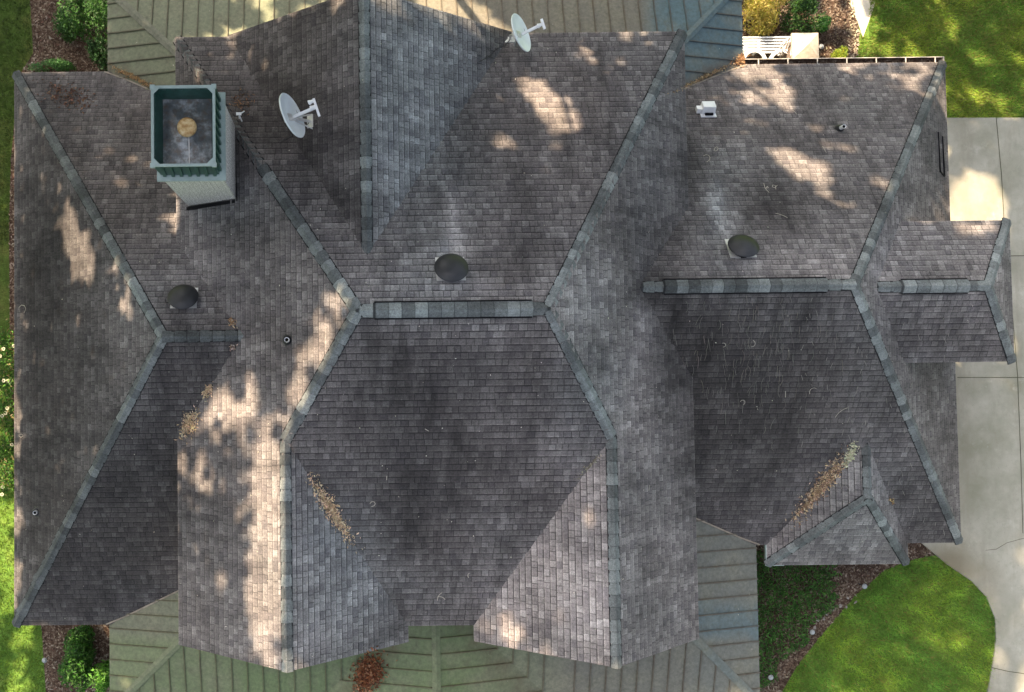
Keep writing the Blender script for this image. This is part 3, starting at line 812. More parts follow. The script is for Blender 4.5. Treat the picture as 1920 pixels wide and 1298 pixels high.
# --- roof vents (one prototype, copied)
vent = None
for X, Y in ((345, 562), (845, 508), (1390, 468)):
    h, n = hit(X, Y+4)
    R = frame(n).to_quaternion()
    if vent is None:
        vent = empty('roof_vent'); vent.rotation_mode = 'QUATERNION'
        m = MB(); m.box((0, .07, .012), (.47, .45, .02)); pl = m.build('vent_flashing', [M['galv']], vent)
        m = MB(); m.lathe([(.165, .0), (.165, .13)], 28); nk = m.build('vent_neck', [M['black']], vent, True)
        m = MB(); m.lathe([(.0, .265), (.08, .258), (.16, .236), (.22, .205), (.245, .178), (.268, .165), (.275, .15), (.268, .135), (.2, .13)], 40)
        hd = m.build('vent_hood', [M['dark']], vent, True, merge=True)
        tree = [vent]
        v = vent
    else:
        v = vent.copy(); S.collection.objects.link(v)
        for ch in (pl, nk, hd):
            c = ch.copy(); S.collection.objects.link(c); c.parent = v
    v.parent = house
    v.location = h-HO; v.rotation_quaternion = R
# --- plumbing pipes
def pipe(X, Y, hgt, tiltv, r=.04, open_=True):
    h, n = hit(X, Y); R = frame(n).to_3x3()
    m = MB(); m.v = []
    c0 = h; up = Vector(tiltv).normalized()
    m.tube([c0-up*.02, c0+up*hgt], r, 16, cap=False); m.tube([c0+up*hgt, c0+up*(hgt-.02)], [r, r*.72], 16, cap=False); m.tube([c0+up*(hgt-.02), c0+up*(hgt-.2)], r*.7, 16, cap=False, mi=1)
    p = hp(m, 'vent_pipe', [M['white'], M['black']])
    m = MB(); m.tube([c0, c0+up*.05, c0+up*(hgt*.45)], [r*2.2, r*1.9, r*1.15], 18, cap=False)
    m.box(c0, (.22, .26, .012), frame(n)); hp(m, 'pipe_boot', [M['dark']], p)
pipe(539, 638, .26, (0, 0, 1), .042); pipe(69, 960, .16, (0, 0, 1), .04); pipe(1573, 242, .24, (0, 0, 1), .04)
# --- white box exhaust hood
h, n = hit(1326, 213); R = frame(n)
m = MB(); m.box(h+n*.02, (.31, .27, .02), R, mi=0); m.box(h+n*.12+R @ Vector((0, .04, 0)), (.27, .20, .17), R, top=.92); m.box(h+n*.08+R @ Vector((-.18, .03, 0)) if R.col[0].x > 0 else h+n*.08+R @ Vector((.18, .03, 0)), (.1, .12, .1), R)
eh = hp(m, 'exhaust_hood', [M['white']])
m = MB(); m.box(h+n*.07+R @ Vector((0, -.105, 0)), (.16, .04, .04), R); hp(m, 'hood_mouth', [M['black']], eh)
for v_ in eh.data.polygons: pass
# --- snow-guard style rails on the garage east slope
m = MB()
for a, b in (((1757, 248), (1761, 322)), ((1765, 256), (1769, 330))):
    p, q = hit(*a), hit(*b); m.bar(p[0]+p[1]*.02, q[0]+q[1]*.02, .018, .03, up=p[1])
p, q = hit(1761, 322), hit(1769, 331); m.bar(p[0]+p[1]*.02, q[0]+q[1]*.02, .018, .028, up=p[1])
hp(m, 'vent_slot', [M['black']])
# chimney-side cable bracket
h, n = hit(449, 224); m = MB(); m.tube([h+n*.02, h+n*.12, h+n*.14+Vector((.1, .05, 0))], .012, 6); m.tube([h+n*.02+Vector((.05, -.06, 0)), h+n*.13], .012, 6); m.box(h+n*.14, (.09, .05, .03)); hp(m, 'bracket', [M['white']])

# ------------------------------------------------------------------ satellite dishes
def dish(X, Y, above, nd, R_, label, feed, foot, twin):
    hz, _ = hit(*foot); c = P(X, Y, hz.z+above); nd = Vector(nd).normalized()
    fh, fn = hit(*foot)
    root = empty('satellite_dish', fh); tag(root, label, 'satellite dish', 'satellite dishes on the roof')
    side = nd.cross(Vector((0, 0, 1))).normalized(); upv = side.cross(nd).normalized()
    B = Matrix((side, upv, nd)).transposed()
    m = MB(); n = 40; prof = [(0, -.055), (.25, -.052), (.5, -.041), (.75, -.024), (.93, -.006), (1.0, .0), (1.015, -.006), (.99, -.018)]
    back = [(.99, -.018), (.7, -.045), (.3, -.068), (0, -.072)]
    for L in (prof, back):
        for (r0, z0), (r1, z1) in zip(L, L[1:]):
            for k in range(n):
                a, b = 2*math.pi*k/n, 2*math.pi*(k+1)/n
                q = [(math.cos(t)*r*R_, math.sin(t)*r*R_*.93, z*1.5) for t, r, z in ((a, r0, z0), (b, r0, z0), (b, r1, z1), (a, r1, z1))]
                if r0 == 0: q = [q[0], q[2], q[3]]
                if r1 == 0: q = q[:3]
                m.add([c+B @ Vector(t) for t in q])
    d = m.build('reflector', [M['dish']], root, True, off=fh, merge=True)
    m = MB()
    for (a, b, w, hgt) in ((-.10, -.36, .09, .03), (-.22, -.36, .05, .025), (-.07, -.44, .06, .02)):
        m.box(c+B @ Vector((a*R_/.4, b*R_/.5, -.028)), (w, hgt, .004), B)
    m.build('faded_marking', [M['log']], d, off=fh)
    m = MB(); lowc = c+B @ Vector((0, -R_*.9, -.02)); lowc = c+nd*(-.02)+(P(feed[0]-(feed[0]-X)*.62, feed[1]-(feed[1]-Y)*.62, c.z-.12)-c)*.5
    fe = P(feed[0], feed[1], c.z+.05)
    m.bar(c-upv*R_*.35-nd*.05, fe, .05, .045); m.build('feed_arm', [M['white']], root, off=fh)
    m = MB(); L_ = .15 if twin else .09
    ax = (side*-1)
    pxd = (P(feed[0]+6, feed[1]+22, fe.z)-P(feed[0]-6, feed[1]-14, fe.z)); ln = pxd.normalized()
    m.bar(fe-ln*L_, fe+ln*L_*1.1, .04, .05)
    for t in ((-.12, -.02) if twin else (.0,)):
        q = fe+ln*t; m.tube([q, q-nd*.05, q-nd*.10], [.025, .03, .045], 12)
    m.build('receiver', [M['white']], root, True, off=fh, merge=True)
    m = MB(); bk = c-nd*.12-upv*.05
    m.tube([fh+fn*.02, fh+fn*.12, (fh+fn*.16).lerp(bk, .5)+Vector((0, 0, .02)), bk], .026, 10); m.box(bk, (.13, .16, .1), B)
    m.box(fh+fn*.015, (.22, .14, .02), frame(fn))
    st = (P(foot[0]+10, foot[1]-50, fh.z+.05) if twin else fh+Vector((.2, -.05, .02)))
    m.tube([fh+fn*.02+Vector((.05, .12, 0)), bk], .013, 8); m.tube([fh+fn*.02+Vector((.07, -.14, 0)), bk], .013, 8)
    m.build('mount', [M['galv']], root, off=fh)
    m = MB(); pts = []
    for i in range(9):
        hh_, hn_ = hit(foot[0]-(i*7)+4*math.sin(i*1.3), foot[1]+i*5); pts.append(hh_+hn_*.03)
    m.tube(pts, .007, 6); m.build('cable', [M['dark']], root, off=fh)
    return root
dish(549, 216, .42, (.86, .30, .42), .40, 'wider white satellite dish with twin receiver, right of the chimney', (593, 201), (583, 228), True)
dish(978, 61, .55, (.80, .22, .56), .36, 'narrow pale satellite dish overhanging the metal roof at the top eave', (1018, 45), (956, 76), False)

# ------------------------------------------------------------------ ground
def sheet(name, px, z, mat, label=None, kind='structure', world=None, sub=0, tone=None):
    pts = [P(a, b, z) for a, b in px] if px else [Vector((*p, z)) for p in world]
    m = MB(); m.add(pts); o = m.build(name, [mat])
    if o.data.polygons[0].normal.z < 0: o.data.flip_normals()
    o['kind'] = kind; return o
sheet('ground', None, GZ, M['grass'], world=[(-150, -150), (150, -150), (150, 150), (-150, 150)])
# beds
BEDS = [[(52, -60), (60, 60), (62, 100), (40, 135), (30, 200), (20, 300), (17, 420), (18, 620), (26, 900), (40, 900), (420, 300), (420, -60)],
        [(70, 1140), (78, 1180), (82, 1240), (90, 1360), (260, 1360), (260, 1140)],
        [(1330, -60), (1590, -60), (1600, 10), (1612, 60), (1606, 125), (1330, 135)],
        [(1395, 980), (1395, 1360), (1440, 1360), (1466, 1298), (1494, 1250), (1520, 1216), (1550, 1180), (1576, 1150), (1604, 1116), (1622, 1102), (1655, 1072), (1700, 1052), (1760, 1040), (1735, 1012), (1700, 960)]]
for b in BEDS: sheet('mulch_bed', b, GZ+.004, M['mulch'])
sheet('sand_path', [(1588, -60), (1640, -60), (1640, 10), (1618, 70), (1608, 40), (1596, 12)], GZ+.008, M['sand'])
# driveway with a dense top for its stains
drv = [(1700, 221), (1760, 221), (2500, 219), (2500, 1500), (1842, 1500), (1846, 1330), (1852, 1298), (1862, 1245), (1868, 1200), (1866, 1160), (1850, 1120), (1822, 1090), (1775, 1058), (1728, 1018), (1690, 1000), (1690, 221)]
m = MB(); pl = [P(a, b, GZ+.05) for a, b in drv]
pl2 = [(p.x, p.y) for p in pl]
y = min(p[1] for p in pl2)
ks = .35; x0_, x1_ = min(p[0] for p in pl2), max(p[0] for p in pl2)
i = math.floor(y/ks)
while i*ks < max(p[1] for p in pl2):
    s1 = clip(clip(pl2, 1, i*ks, True), 1, (i+1)*ks, False); j = math.floor(x0_/ks)
    while j*ks < x1_ and len(s1) > 2:
        q = clip(clip(s1, 0, j*ks, True), 0, (j+1)*ks, False)
        if len(q) >= 3:
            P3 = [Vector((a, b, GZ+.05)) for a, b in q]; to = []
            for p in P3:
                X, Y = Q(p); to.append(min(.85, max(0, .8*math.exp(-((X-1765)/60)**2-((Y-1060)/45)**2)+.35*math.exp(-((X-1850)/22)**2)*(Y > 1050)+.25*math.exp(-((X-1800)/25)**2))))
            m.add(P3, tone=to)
        j += 1
    i += 1
for a, b in zip(pl, pl[1:]+pl[:1]): m.add([a, b, b-Vector((0, 0, .06)), a-Vector((0, 0, .06))])
o = m.build('driveway', [M['conc']]); o['kind'] = 'structure'
m = MB()
for L in ([(1868, 221), (1878, 330), (1884, 440)], [(1795, 708), (1925, 708), (2300, 706)], [(1908, 705), (1914, 860), (1918, 1000)], [(1884, 440), (1896, 560), (1908, 705)], [(1895, 480), (1990, 479)],
          [(1848, 1032), (1868, 1030), (1888, 1018), (1925, 1008)], [(1860, 1252), (1890, 1259), (1925, 1264)]):
    for a, b in zip(L, L[1:]):
        m.bar(P(*a, GZ+.054), P(*b, GZ+.054), .016 if L[0] != (1848, 1032) else .009, .003)
o = m.build('driveway_joint', [M['joint']]); o['kind'] = 'structure'

# ------------------------------------------------------------------ sunlit gaps in the tree canopy (pixel, radii, angle, strength)
LIT = [(800, 22, 130, 34, 18, .9), (520, 12, 110, 30, 0, .45), (700, 10, 60, 30, 0, .6), (1040, 205, 56, 24, 36, 1), (1000, 165, 30, 15, 20, 1), (945, 266, 22, 13, 25, 1), (1040, 266, 42, 13, 25, .85), (1130, 112, 50, 22, 30, .55), (1075, 118, 28, 14, 30, .5), (1205, 80, 40, 13, 5, .6), (1020, 325, 16, 12, 0, .6), (1013, 430, 14, 40, 10, .5), (940, 198, 24, 14, 20, .35),
 (1425, 158, 58, 34, 28, .95), (1390, 135, 30, 16, 10, .8), (1503, 312, 58, 19, 27, 1), (1548, 256, 46, 11, 33, .6), (1575, 368, 26, 20, 20, .45), (1660, 345, 28, 10, 5, .7), (1440, 215, 90, 14, 15, .3),
 (1822, 382, 56, 46, 25, 1), (1815, 280, 38, 60, 25, .35),
 (180, 300, 60, 34, 20, .45), (245, 320, 40, 24, 10, .5), (130, 425, 14, 62, -8, .7), (155, 478, 15, 48, -6, .95), (236, 560, 10, 70, -10, .8), (208, 480, 9, 40, -22, .5), (180, 865, 30, 14, -60, .5),
 (325, 418, 20, 13, 0, .7), (430, 82, 40, 22, 20, .75), (480, 110, 20, 22, 0, .6), (360, 118, 30, 22, 0, .3), (395, 150, 30, 14, 0, .35), (225, 300, 30, 20, 0, .4), (545, 300, 20, 12, 0, .35), (650, 75, 14, 26, 0, .55), (555, 30, 14, 30, -20, .5),
 (475, 5, 30, 20, 0, .7), (560, 8, 40, 18, 0, .5), (650, -5, 60, 15, 0, .6), (850, 15, 80, 26, 20, 1), (905, 45, 50, 16, 20, .9), (1060, 15, 60, 10, 30, .5), (1110, 22, 24, 10, 30, .5),
 (610, 610, 30, 60, 25, .8), (640, 585, 22, 30, 0, .9), (575, 720, 28, 110, 20, .9), (545, 790, 30, 60, 20, .9), (440, 765, 52, 54, 0, .85), (400, 735, 20, 18, 0, .5), (355, 850, 20, 60, 8, .75), (385, 905, 40, 70, 0, .7), (430, 830, 30, 60, 0, .5), (505, 930, 34, 115, 0, 1), (500, 1100, 34, 120, 0, 1), (470, 980, 24, 60, 0, .7), (460, 840, 26, 50, 0, .6), (515, 1230, 36, 40, 0, .9), (538, 1030, 10, 240, 0, 1), (480, 900, 30, 60, 0, .5), (413, 1090, 11, 55, 12, .8), (360, 1040, 18, 45, -15, .4), (370, 1010, 20, 60, 0, .3), (450, 1180, 22, 30, 0, .3), (375, 905, 20, 40, 0, .4),
 (775, 582, 50, 16, 0, .7), (925, 517, 32, 18, 30, .6), (850, 480, 25, 50, 0, .35), (830, 560, 60, 20, 0, .35),
 (935, 1192, 48, 34, 10, .9), (905, 1160, 14, 34, 40, .9), (1030, 1175, 20, 42, 0, .75), (1098, 985, 12, 24, 0, .7), (1035, 1020, 16, 26, 0, .5), (1080, 1110, 16, 30, 0, .5), (1000, 1090, 40, 60, 0, .3), (1110, 880, 16, 60, 0, .4),
 (1440, 30, 46, 60, 0, .95), (1570, 30, 50, 60, 0, .9), (1600, 60, 40, 70, 0, .9), (1500, 85, 70, 30, 0, .8), (1430, 95, 45, 30, 0, .8), (1690, 90, 70, 20, 35, .85), (1800, 40, 130, 18, 35, .7), (1720, 150, 110, 20, 35, .8), (1850, 110, 100, 18, 35, .7), (1860, 190, 70, 22, 20, .8), (1660, 30, 50, 14, 35, .7), (1780, 200, 60, 16, 30, .5),
 (10, 800, 25, 50, 0, .7), (10, 1010, 25, 150, 0, .95), (30, 1220, 60, 22, -50, .9), (60, 1190, 30, 22, -50, .6), (20, 1290, 40, 24, -50, .9), (5, 700, 22, 60, 0, .5),
 (1640, 1220, 210, 90, 0, .42), (1780, 1180, 70, 90, 0, .3), (1700, 1120, 90, 50, 0, .22), (1870, 900, 70, 200, 0, .25), (1500, 1260, 70, 30, 0, .2), (1890, 1150, 60, 160, 0, .4), (1300, 1240, 60, 18, 0, .15),
 (760, 1250, 60, 40, 0, .35), (480, 1280, 200, 20, 0, .25), (270, 1260, 50, 40, 0, .3)]
LIT = [(a, b, rx*1.02+7, ry*1.02+7, math.cos(math.radians(t)), math.sin(math.radians(t)), s) for a, b, rx, ry, t, s in LIT]
def lit(X, Y):
    L = 0.0
    for a, b, rx, ry, c, s, st in LIT:
        dx, dy = X-a, Y-b
        if abs(dx) > 270 or abs(dy) > 270: continue
        q = ((dx*c+dy*s)/rx)**2+((-dx*s+dy*c)/ry)**2
        if q < 1.6: L = max(L, st*min(1, max(0, (1.6-q)/.75)))
    return L

# ------------------------------------------------------------------ leaves, bushes, grass
def leafquad(mb, c, size, col, up=None, asp=.55):
    n = Vector((rnd.gauss(0, 1), rnd.gauss(0, 1), rnd.gauss(0, 1)))
    if up is not None: n = n*.55+Vector(up)*1.0
    n.normalize(); a = n.orthogonal().normalized(); t = rnd.uniform(0, 6.28)
    b = n.cross(a); a, b = a*math.cos(t)+b*math.sin(t), b*math.cos(t)-a*math.sin(t)
    a *= size*.5; b *= size*.5*asp; f = n*size*.12
    mb.add([c-a, c-b*.9+f, c+a, c+b*.9+f], col=col)
def jit(c, k=.3):
    s = 1+rnd.uniform(-k, k); return tuple(max(.002, q*s*(1+rnd.uniform(-.08, .08))) for q in c)
def bush(name, px, z, r, hgt, cols, n, size, label, cat='shrub', group=None, asp=.5, mask=None):
    base = P(px[0], px[1], z); root = base.copy(); root.z = GZ
    m = MB(); sub = [(rnd.uniform(-.55, .55), rnd.uniform(-.55, .55), rnd.uniform(.25, .8), rnd.uniform(.35, .6)) for _ in range(7)]
    for _ in range(n):
        sx, sy, szz, sr = rnd.choice(sub)
        d = Vector((rnd.gauss(0, 1), rnd.gauss(0, 1), rnd.gauss(0, 1))).normalized()*(rnd.random()**.35)*sr
        p = root+Vector(((sx+d.x)*r[0], (sy+d.y)*r[1], max(.03, (szz+d.z)*hgt)))
        leafquad(m, p, size*rnd.uniform(.6, 1.3), jit(rnd.choice(cols), .35), up=(d.x, d.y, d.z+.6), asp=asp)
    e = empty(name, root); tag(e, label, cat, group)
    m.build('foliage', [M['leaf']], e, off=root)
    s = MB()
    for k in range(5):
        q = root+Vector((rnd.uniform(-.5, .5)*r[0], rnd.uniform(-.5, .5)*r[1], hgt*.6)); s.tube([root, root.lerp(q, .5)+Vector((0, 0, .05)), q], [.03, .02, .01], 6)
    s.build('stem', [M['bark']], e, off=root)
G1 = [(.020, .060, .012), (.032, .085, .016), (.05, .12, .022)]; GD = [(.010, .040, .010), (.015, .052, .013), (.022, .07, .02)]
GY = [(.34, .28, .06), (.42, .32, .09), (.28, .28, .05), (.48, .40, .15)]; GB = [(.05, .15, .02), (.09, .22, .03)]
bush('broadleaf_shrub', (158, 15), -2.0, (.62, .75), 1.5, [(.035, .095, .018), (.05, .13, .03), (.02, .06, .014)], 3600, .075, 'glossy green leafy shrub at the top left beside the metal roof', asp=.6)
bush('broadleaf_shrub', (182, 98), -2.3, (.35, .42), .9, GD, 1500, .07, 'dark leafy shrub in the corner where metal roof meets shingles')
bush('broadleaf_shrub', (118, 48), -2.6, (.36, .40), .6, [(.025, .07, .015), (.04, .10, .02)], 1500, .07, 'loose green leafy shrub at the edge of the top left mulch bed')
bush('ferny_shrub', (92, 120), -2.6, (.58, .16), .5, [(.03, .10, .025), (.05, .14, .035)], 1500, .09, 'low feathery green shrub along the top edge of the left roof', asp=.2)
bush('broadleaf_shrub', (140, 1235), -2.2, (.52, .72), 1.3, GB[:1]+G1+[(.03, .10, .015)], 3400, .10, 'bright green leafy bush below the lower left roof corner', asp=.45)
bush('broadleaf_shrub', (190, 1262), -2.3, (.22, .45), 1.2, GB, 900, .10, 'lighter green bush touching the lower left metal roof edge', asp=.45)
bush('golden_shrub', (1435, 22), -2.4, (.62, .62), .9, GY, 4200, .085, 'golden yellow shrub sprawling above the white bench', asp=.3)
bush('round_shrub', (1515, 25), -2.3, (.55, .55), 1.1, GD+G1, 3200, .06, 'dark green rounded shrub above the stone pillar', asp=.5)
bush('round_shrub', (1548, 44), -2.6, (.17, .2), .5, [(.03, .14, .02), (.05, .17, .03)], 700, .06, 'small vivid green shrub right of the stone pillar', asp=.5)
bush('small_yellow_shrub', (1576, 100), -2.7, (.24, .22), .4, [(.26, .30, .03), (.17, .24, .03)], 800, .07, 'small lime yellow shrub at the garage gutter', asp=.35)
k = 0
for X, Y, L in ((8, 650, 'flowering plant with white blooms, topmost along the left roof edge'), (12, 710, 'green flowering plant just below the topmost white blooms at the left roof edge'), (8, 775, 'flowering plant in the middle of the left roof edge, mixed with dry stems'), (14, 835, 'flowering plant with few blooms on the left roof edge'), (8, 890, 'lowest flowering plant along the left roof edge')):
    base = P(X, Y, -2.7); root = Vector((base.x, base.y, GZ)); e = empty('flowering_plant', root); tag(e, L, 'plant', 'flowering plants along the left roof edge')
    m = MB()
    for _ in range(700):
        d = Vector((rnd.gauss(0, .17), rnd.gauss(0, .24), abs(rnd.gauss(.15, .12)))); leafquad(m, root+d, rnd.uniform(.05, .1), jit(rnd.choice(G1+GB+[(.2, .17, .08)])), up=(0, 0, .6), asp=.4)
    m.build('foliage', [M['leaf']], e, off=root)
    m = MB()
    for _ in range(3):
        c = root+Vector((rnd.gauss(0, .12), rnd.gauss(0, .2), rnd.uniform(.3, .42))); n_ = 9
        for q in range(n_):
            a = 6.283*q/n_; leafquad(m, c+Vector((math.cos(a), math.sin(a), 0))*.03, .045, (.42, .42, .30), up=(0, 0, 3), asp=.7)
    m.build('blossom', [M['litter']], e, off=root)

# ground cover in the south bed
m = MB()
for _ in range(9500):
    X, Y = rnd.uniform(1400, 1585), rnd.uniform(1030, 1330)
    if X > 1575-(max(0, Y-1110))*.85+12*math.sin(Y*.09) or X > 1560+8*math.sin(Y*.3): continue
    p = P(X, Y, GZ); bump_ = .12+.08*math.sin(X*.11+1)*math.cos(Y*.09)
    leafquad(m, p+Vector((0, 0, rnd.random()*.16+bump_)), rnd.uniform(.05, .10), jit(rnd.choice([(.026, .085, .014), (.045, .125, .022), (.07, .17, .034)]), .4), up=(0, 0, .8), asp=.4)
tag(m.build('ground_cover', [M['leaf']]), 'dark green leafy ground cover between the metal roof and the curved lawn', 'ground cover', kind='stuff')

# loose mulch chips, twigs and stones
m = MB()
def inpoly(x, y, poly):
    c = False; n = len(poly)
    for i in range(n):
        (x0, y0), (x1, y1) = poly[i], poly[i-1]
        if (y0 > y) != (y1 > y) and x < (x1-x0)*(y-y0)/(y1-y0)+x0: c = not c
    return c
for b, cnt in zip(BEDS, (9000, 1200, 7000, 7500)):
    xs = [q[0] for q in b]; ys = [q[1] for q in b]; i = 0
    while i < cnt:
        i += 1; X, Y = rnd.uniform(min(xs), max(xs)), rnd.uniform(min(ys), max(ys))
        if not inpoly(X, Y, b): continue
        pal = [(.05, .03, .02), (.09, .06, .04), (.15, .11, .08), (.24, .20, .15)] if X > 300 else [(.10, .07, .05), (.20, .16, .13), (.30, .26, .22), (.12, .06, .05)]
        if X > 1590-.0 and Y < 130: pal = [(.36, .30, .22), (.22, .18, .13), (.45, .4, .3)]
        leafquad(m, P(X, Y, GZ+.01)+Vector((0, 0, rnd.random()*.04)), rnd.uniform(.03, .10), jit(rnd.choice(pal), .3), up=(0, 0, 1.4), asp=rnd.uniform(.15, .5))
tag(m.build('mulch_chips', [M['litter']]), 'loose bark chips and dry twigs over the planting beds', 'mulch', kind='stuff')

# lawn blades
m = MB()
def lawnpix():
    r = rnd.random()
    if r < .42: return rnd.uniform(1600, 1980), rnd.uniform(-50, 222)
    if r < .88: return rnd.uniform(1430, 1880), rnd.uniform(1030, 1345)
    if r < .94: return rnd.uniform(-40, 60), rnd.uniform(-40, 460)
    return rnd.uniform(-40, 95), rnd.uniform(880, 1340)
cnt = 0
while cnt < 75000:
    X, Y = lawnpix()
    if any(inpoly(X, Y, b) for b in BEDS) or inpoly(X, Y, drv): continue
    if 1590 < X < 1630 and Y < 70: continue
    cnt += 1; p = P(X, Y, GZ); h = rnd.uniform(.04, .10); a = rnd.uniform(0, 6.28); w = rnd.uniform(.005, .012)
    d = Vector((math.cos(a), math.sin(a), 0)); s_ = Vector((-d.y, d.x, 0))*w; ln = rnd.uniform(.02, .10)
    q = .5+.5*math.sin(p.x*2.3+1.7*math.sin(p.y*1.9)); dry = rnd.random() < (.10 if Y > 400 else .28)
    c = (.20, .19, .05) if dry else ((.12+.08*q, .25+.07*q, .035) if Y > 900 and X > 1000 else (.13+.08*q, .24+.05*q, .03))
    if X < 100: c = (.05, .085, .014) if Y < 500 else (.11, .19, .02)  # upper left blades carry the same painted tree shade
    m.add([p-s_, p+s_, p+d*ln+Vector((0, 0, h))], col=jit(tuple(v*(.72+.5*(.5+.5*math.sin(p.x*7.1+2*math.sin(p.y*5.3)))*(.6+.4*math.sin(p.y*11+p.x*3))) for v in c), .38))
tag(m.build('lawn_grass', [M['blade']]), 'mown green grass blades of the lawns around the house', 'grass', kind='stuff')

# ------------------------------------------------------------------ debris on the roof
BR = [(.22, .12, .055), (.32, .20, .10), (.42, .30, .18), (.13, .07, .035)]; TANP = [(.48, .36, .24), (.60, .46, .32), (.34, .24, .15), (.66, .54, .40)]
RED = [(.16, .055, .022), (.22, .09, .04), (.10, .035, .018), (.30, .16, .09)]
def pile(X, Y, rx, ry, ang, n, size, cols, label, hgt=.05, name='leaf_pile', cat='leaf pile', group='piles of dead leaves on the roofs', asp=.3):
    m = MB(); c, s = math.cos(math.radians(ang)), math.sin(math.radians(ang)); h0 = hit(X, Y)[0]
    for _ in range(int(n*1.5) if n > 40 else n):
        a, b = max(-1.7, min(1.7, rnd.gauss(0, .55))), max(-1.5, min(1.5, rnd.gauss(0, .5)))
        x, y = X+c*a*rx-s*b*ry, Y+s*a*rx+c*b*ry
        h, nn = hit(x, y); k = math.exp(-(a*a+b*b)*1.2)
        leafquad(m, h+nn*(.022+rnd.random()*hgt*k), size*.8*rnd.uniform(.6, 1.4), jit(rnd.choice(cols), .3), up=nn*1.3, asp=asp*rnd.uniform(.6, 1.5))
    o = m.build(name, [M['litter']], off=h0); o.location = h0; tag(o, label, cat, group)
pile(356, 795, 12, 24, 22, 340, .075, TANP, 'tan leaf pile low in the left valley beside the tall roof')
pile(391, 733, 8, 13, 25, 120, .07, TANP, 'small tan leaf clump in the left valley, above the larger pile')
pile(436, 606, 8, 8, 0, 45, .07, [(.55, .45, .35), (.35, .2, .1)], 'tiny pale leaf clump just above the end of the left ridge cap')
pile(437, 651, 7, 5, 0, 28, .06, [(.5, .4, .36), (.35, .25, .2)], 'tiny pinkish leaf clump just below the end of the left ridge cap')
pile(620, 955, 55, 13, 58, 620, .07, TANP, 'light brown leaf pile lying in the valley of the left front gable')
pile(1538, 912, 60, 15, -52, 800, .08, [(.46, .34, .22), (.58, .46, .33), (.32, .22, .14), (.20, .13, .09)], 'large orange tan leaf pile along the small bay roof valley', hgt=.08)
pile(1592, 852, 20, 8, -62, 120, .08, [(.40, .40, .28), (.5, .5, .38)], 'pale moss tuft at the top of the bay roof valley', name='moss_tuft', cat='moss', asp=.5)
pile(1670, 938, 6, 7, 0, 40, .06, [(.45, .38, .2), (.2, .12, .06)], 'little yellowish leaf tuft on the right side of the bay roof')
pile(692, 1262, 22, 34, 25, 800, .085, RED, 'reddish brown leaf heap in the metal roof valley at the bottom', hgt=.12, asp=.4)
pile(1392, 112, 17, 10, -25, 260, .07, [(.30, .16, .07), (.2, .1, .05), (.42, .28, .16)], 'brown leaf clump at the corner of metal roof and garage gutter')
pile(1320, 145, 48, 4, -25, 280, .06, [(.28, .2, .12), (.36, .28, .18), (.2, .13, .07)], 'thin line of leaf debris in the upper right metal valley')
pile(252, 146, 42, 5, 26, 260, .06, [(.28, .17, .08), (.36, .24, .12)], 'thin line of brown debris in the upper left metal valley', hgt=.02)
pile(128, 182, 48, 26, 15, 150, .08, [(.10, .05, .035), (.16, .09, .06), (.07, .04, .03)], 'dark scattered leaves on the upper left roof slope', hgt=.015, asp=.5)
pile(455, 195, 20, 22, -60, 70, .09, [(.22, .12, .06), (.12, .07, .05)], 'sparse brown twigs and leaves right of the chimney', hgt=.015, asp=.2)
pile(1105, 872, 26, 5, -42, 60, .05, [(.3, .28, .22), (.2, .18, .14)], 'faint line of grit in the right front valley', hgt=.01)
pile(1640, 1045, 9, 5, 0, 1, .02, TANP, 'single fallen leaf by the bay eave') if False else None

def strand(mb, X, Y, L, ang, curve, w=.006, col=None):
    pts = []
    for i in range(6):
        t = i/5-.5; a = math.radians(ang)+curve*t
        x, y = X+L*t*math.cos(a), Y+L*t*math.sin(a)
        h, n = hit(x, y); pts.append((h+n*.024, n))
    for (p, n), (q, n2) in zip(pts, pts[1:]):
        d = (q-p)
        if d.length < 1e-4 or d.length > .4: continue
        s_ = d.cross(n).normalized()*w; mb.add([p-s_, p+s_, q+s_, q-s_], col=col)
m = MB()
for X, Y, L, a, c in ((1440, 352, 22, 60, 5.5), (1447, 350, 20, -70, 4), (1345, 278, 18, 40, 3), (1330, 295, 24, 60, 2), (1415, 645, 18, 110, 1.5), (1360, 645, 14, 80, 2), (1520, 728, 20, -40, 1.2), (1472, 738, 12, 90, 0), (1395, 750, 16, 45, 2),
                      (703, 941, 20, 60, 2.5), (822, 1116, 18, -60, .6), (828, 1118, 16, 20, .6), (725, 895, 8, 90, 0), (1465, 405, 24, 20, .2), (1575, 770, 30, -38, .4), (45, 572, 30, 10, 2.5), (45, 817, 16, 90, 3), (1545, 282, 14, 60, 0), (1490, 212, 10, 45, .5), (1215, 915, 10, 95, 0), (800, 805, 8, 30, 0), (877, 1077, 10, -80, 1)):
    strand(m, X, Y, L, a, c, .006, (.30, .28, .25))
for _ in range(240):
    X, Y = rnd.gauss(1400, 85), rnd.gauss(660, 70)
    if 1260 < X < 1620 and 560 < Y < 900: strand(m, X, Y, rnd.uniform(8, 26), 95+rnd.gauss(0, 10), rnd.gauss(0, .4), .0028, jit((.14, .13, .12), .3))
for _ in range(120):
    X, Y = rnd.uniform(1500, 1780), rnd.uniform(560, 1000)
    if hit(X, Y)[0].z > 0: strand(m, X, Y, rnd.uniform(4, 12), rnd.uniform(60, 120), 0, .0035, (.20, .19, .18))
tag(m.build('pine_needles', [M['litter']]), 'pale fallen needles and curled straw scattered over the shingle slopes', 'pine needles', kind='stuff')
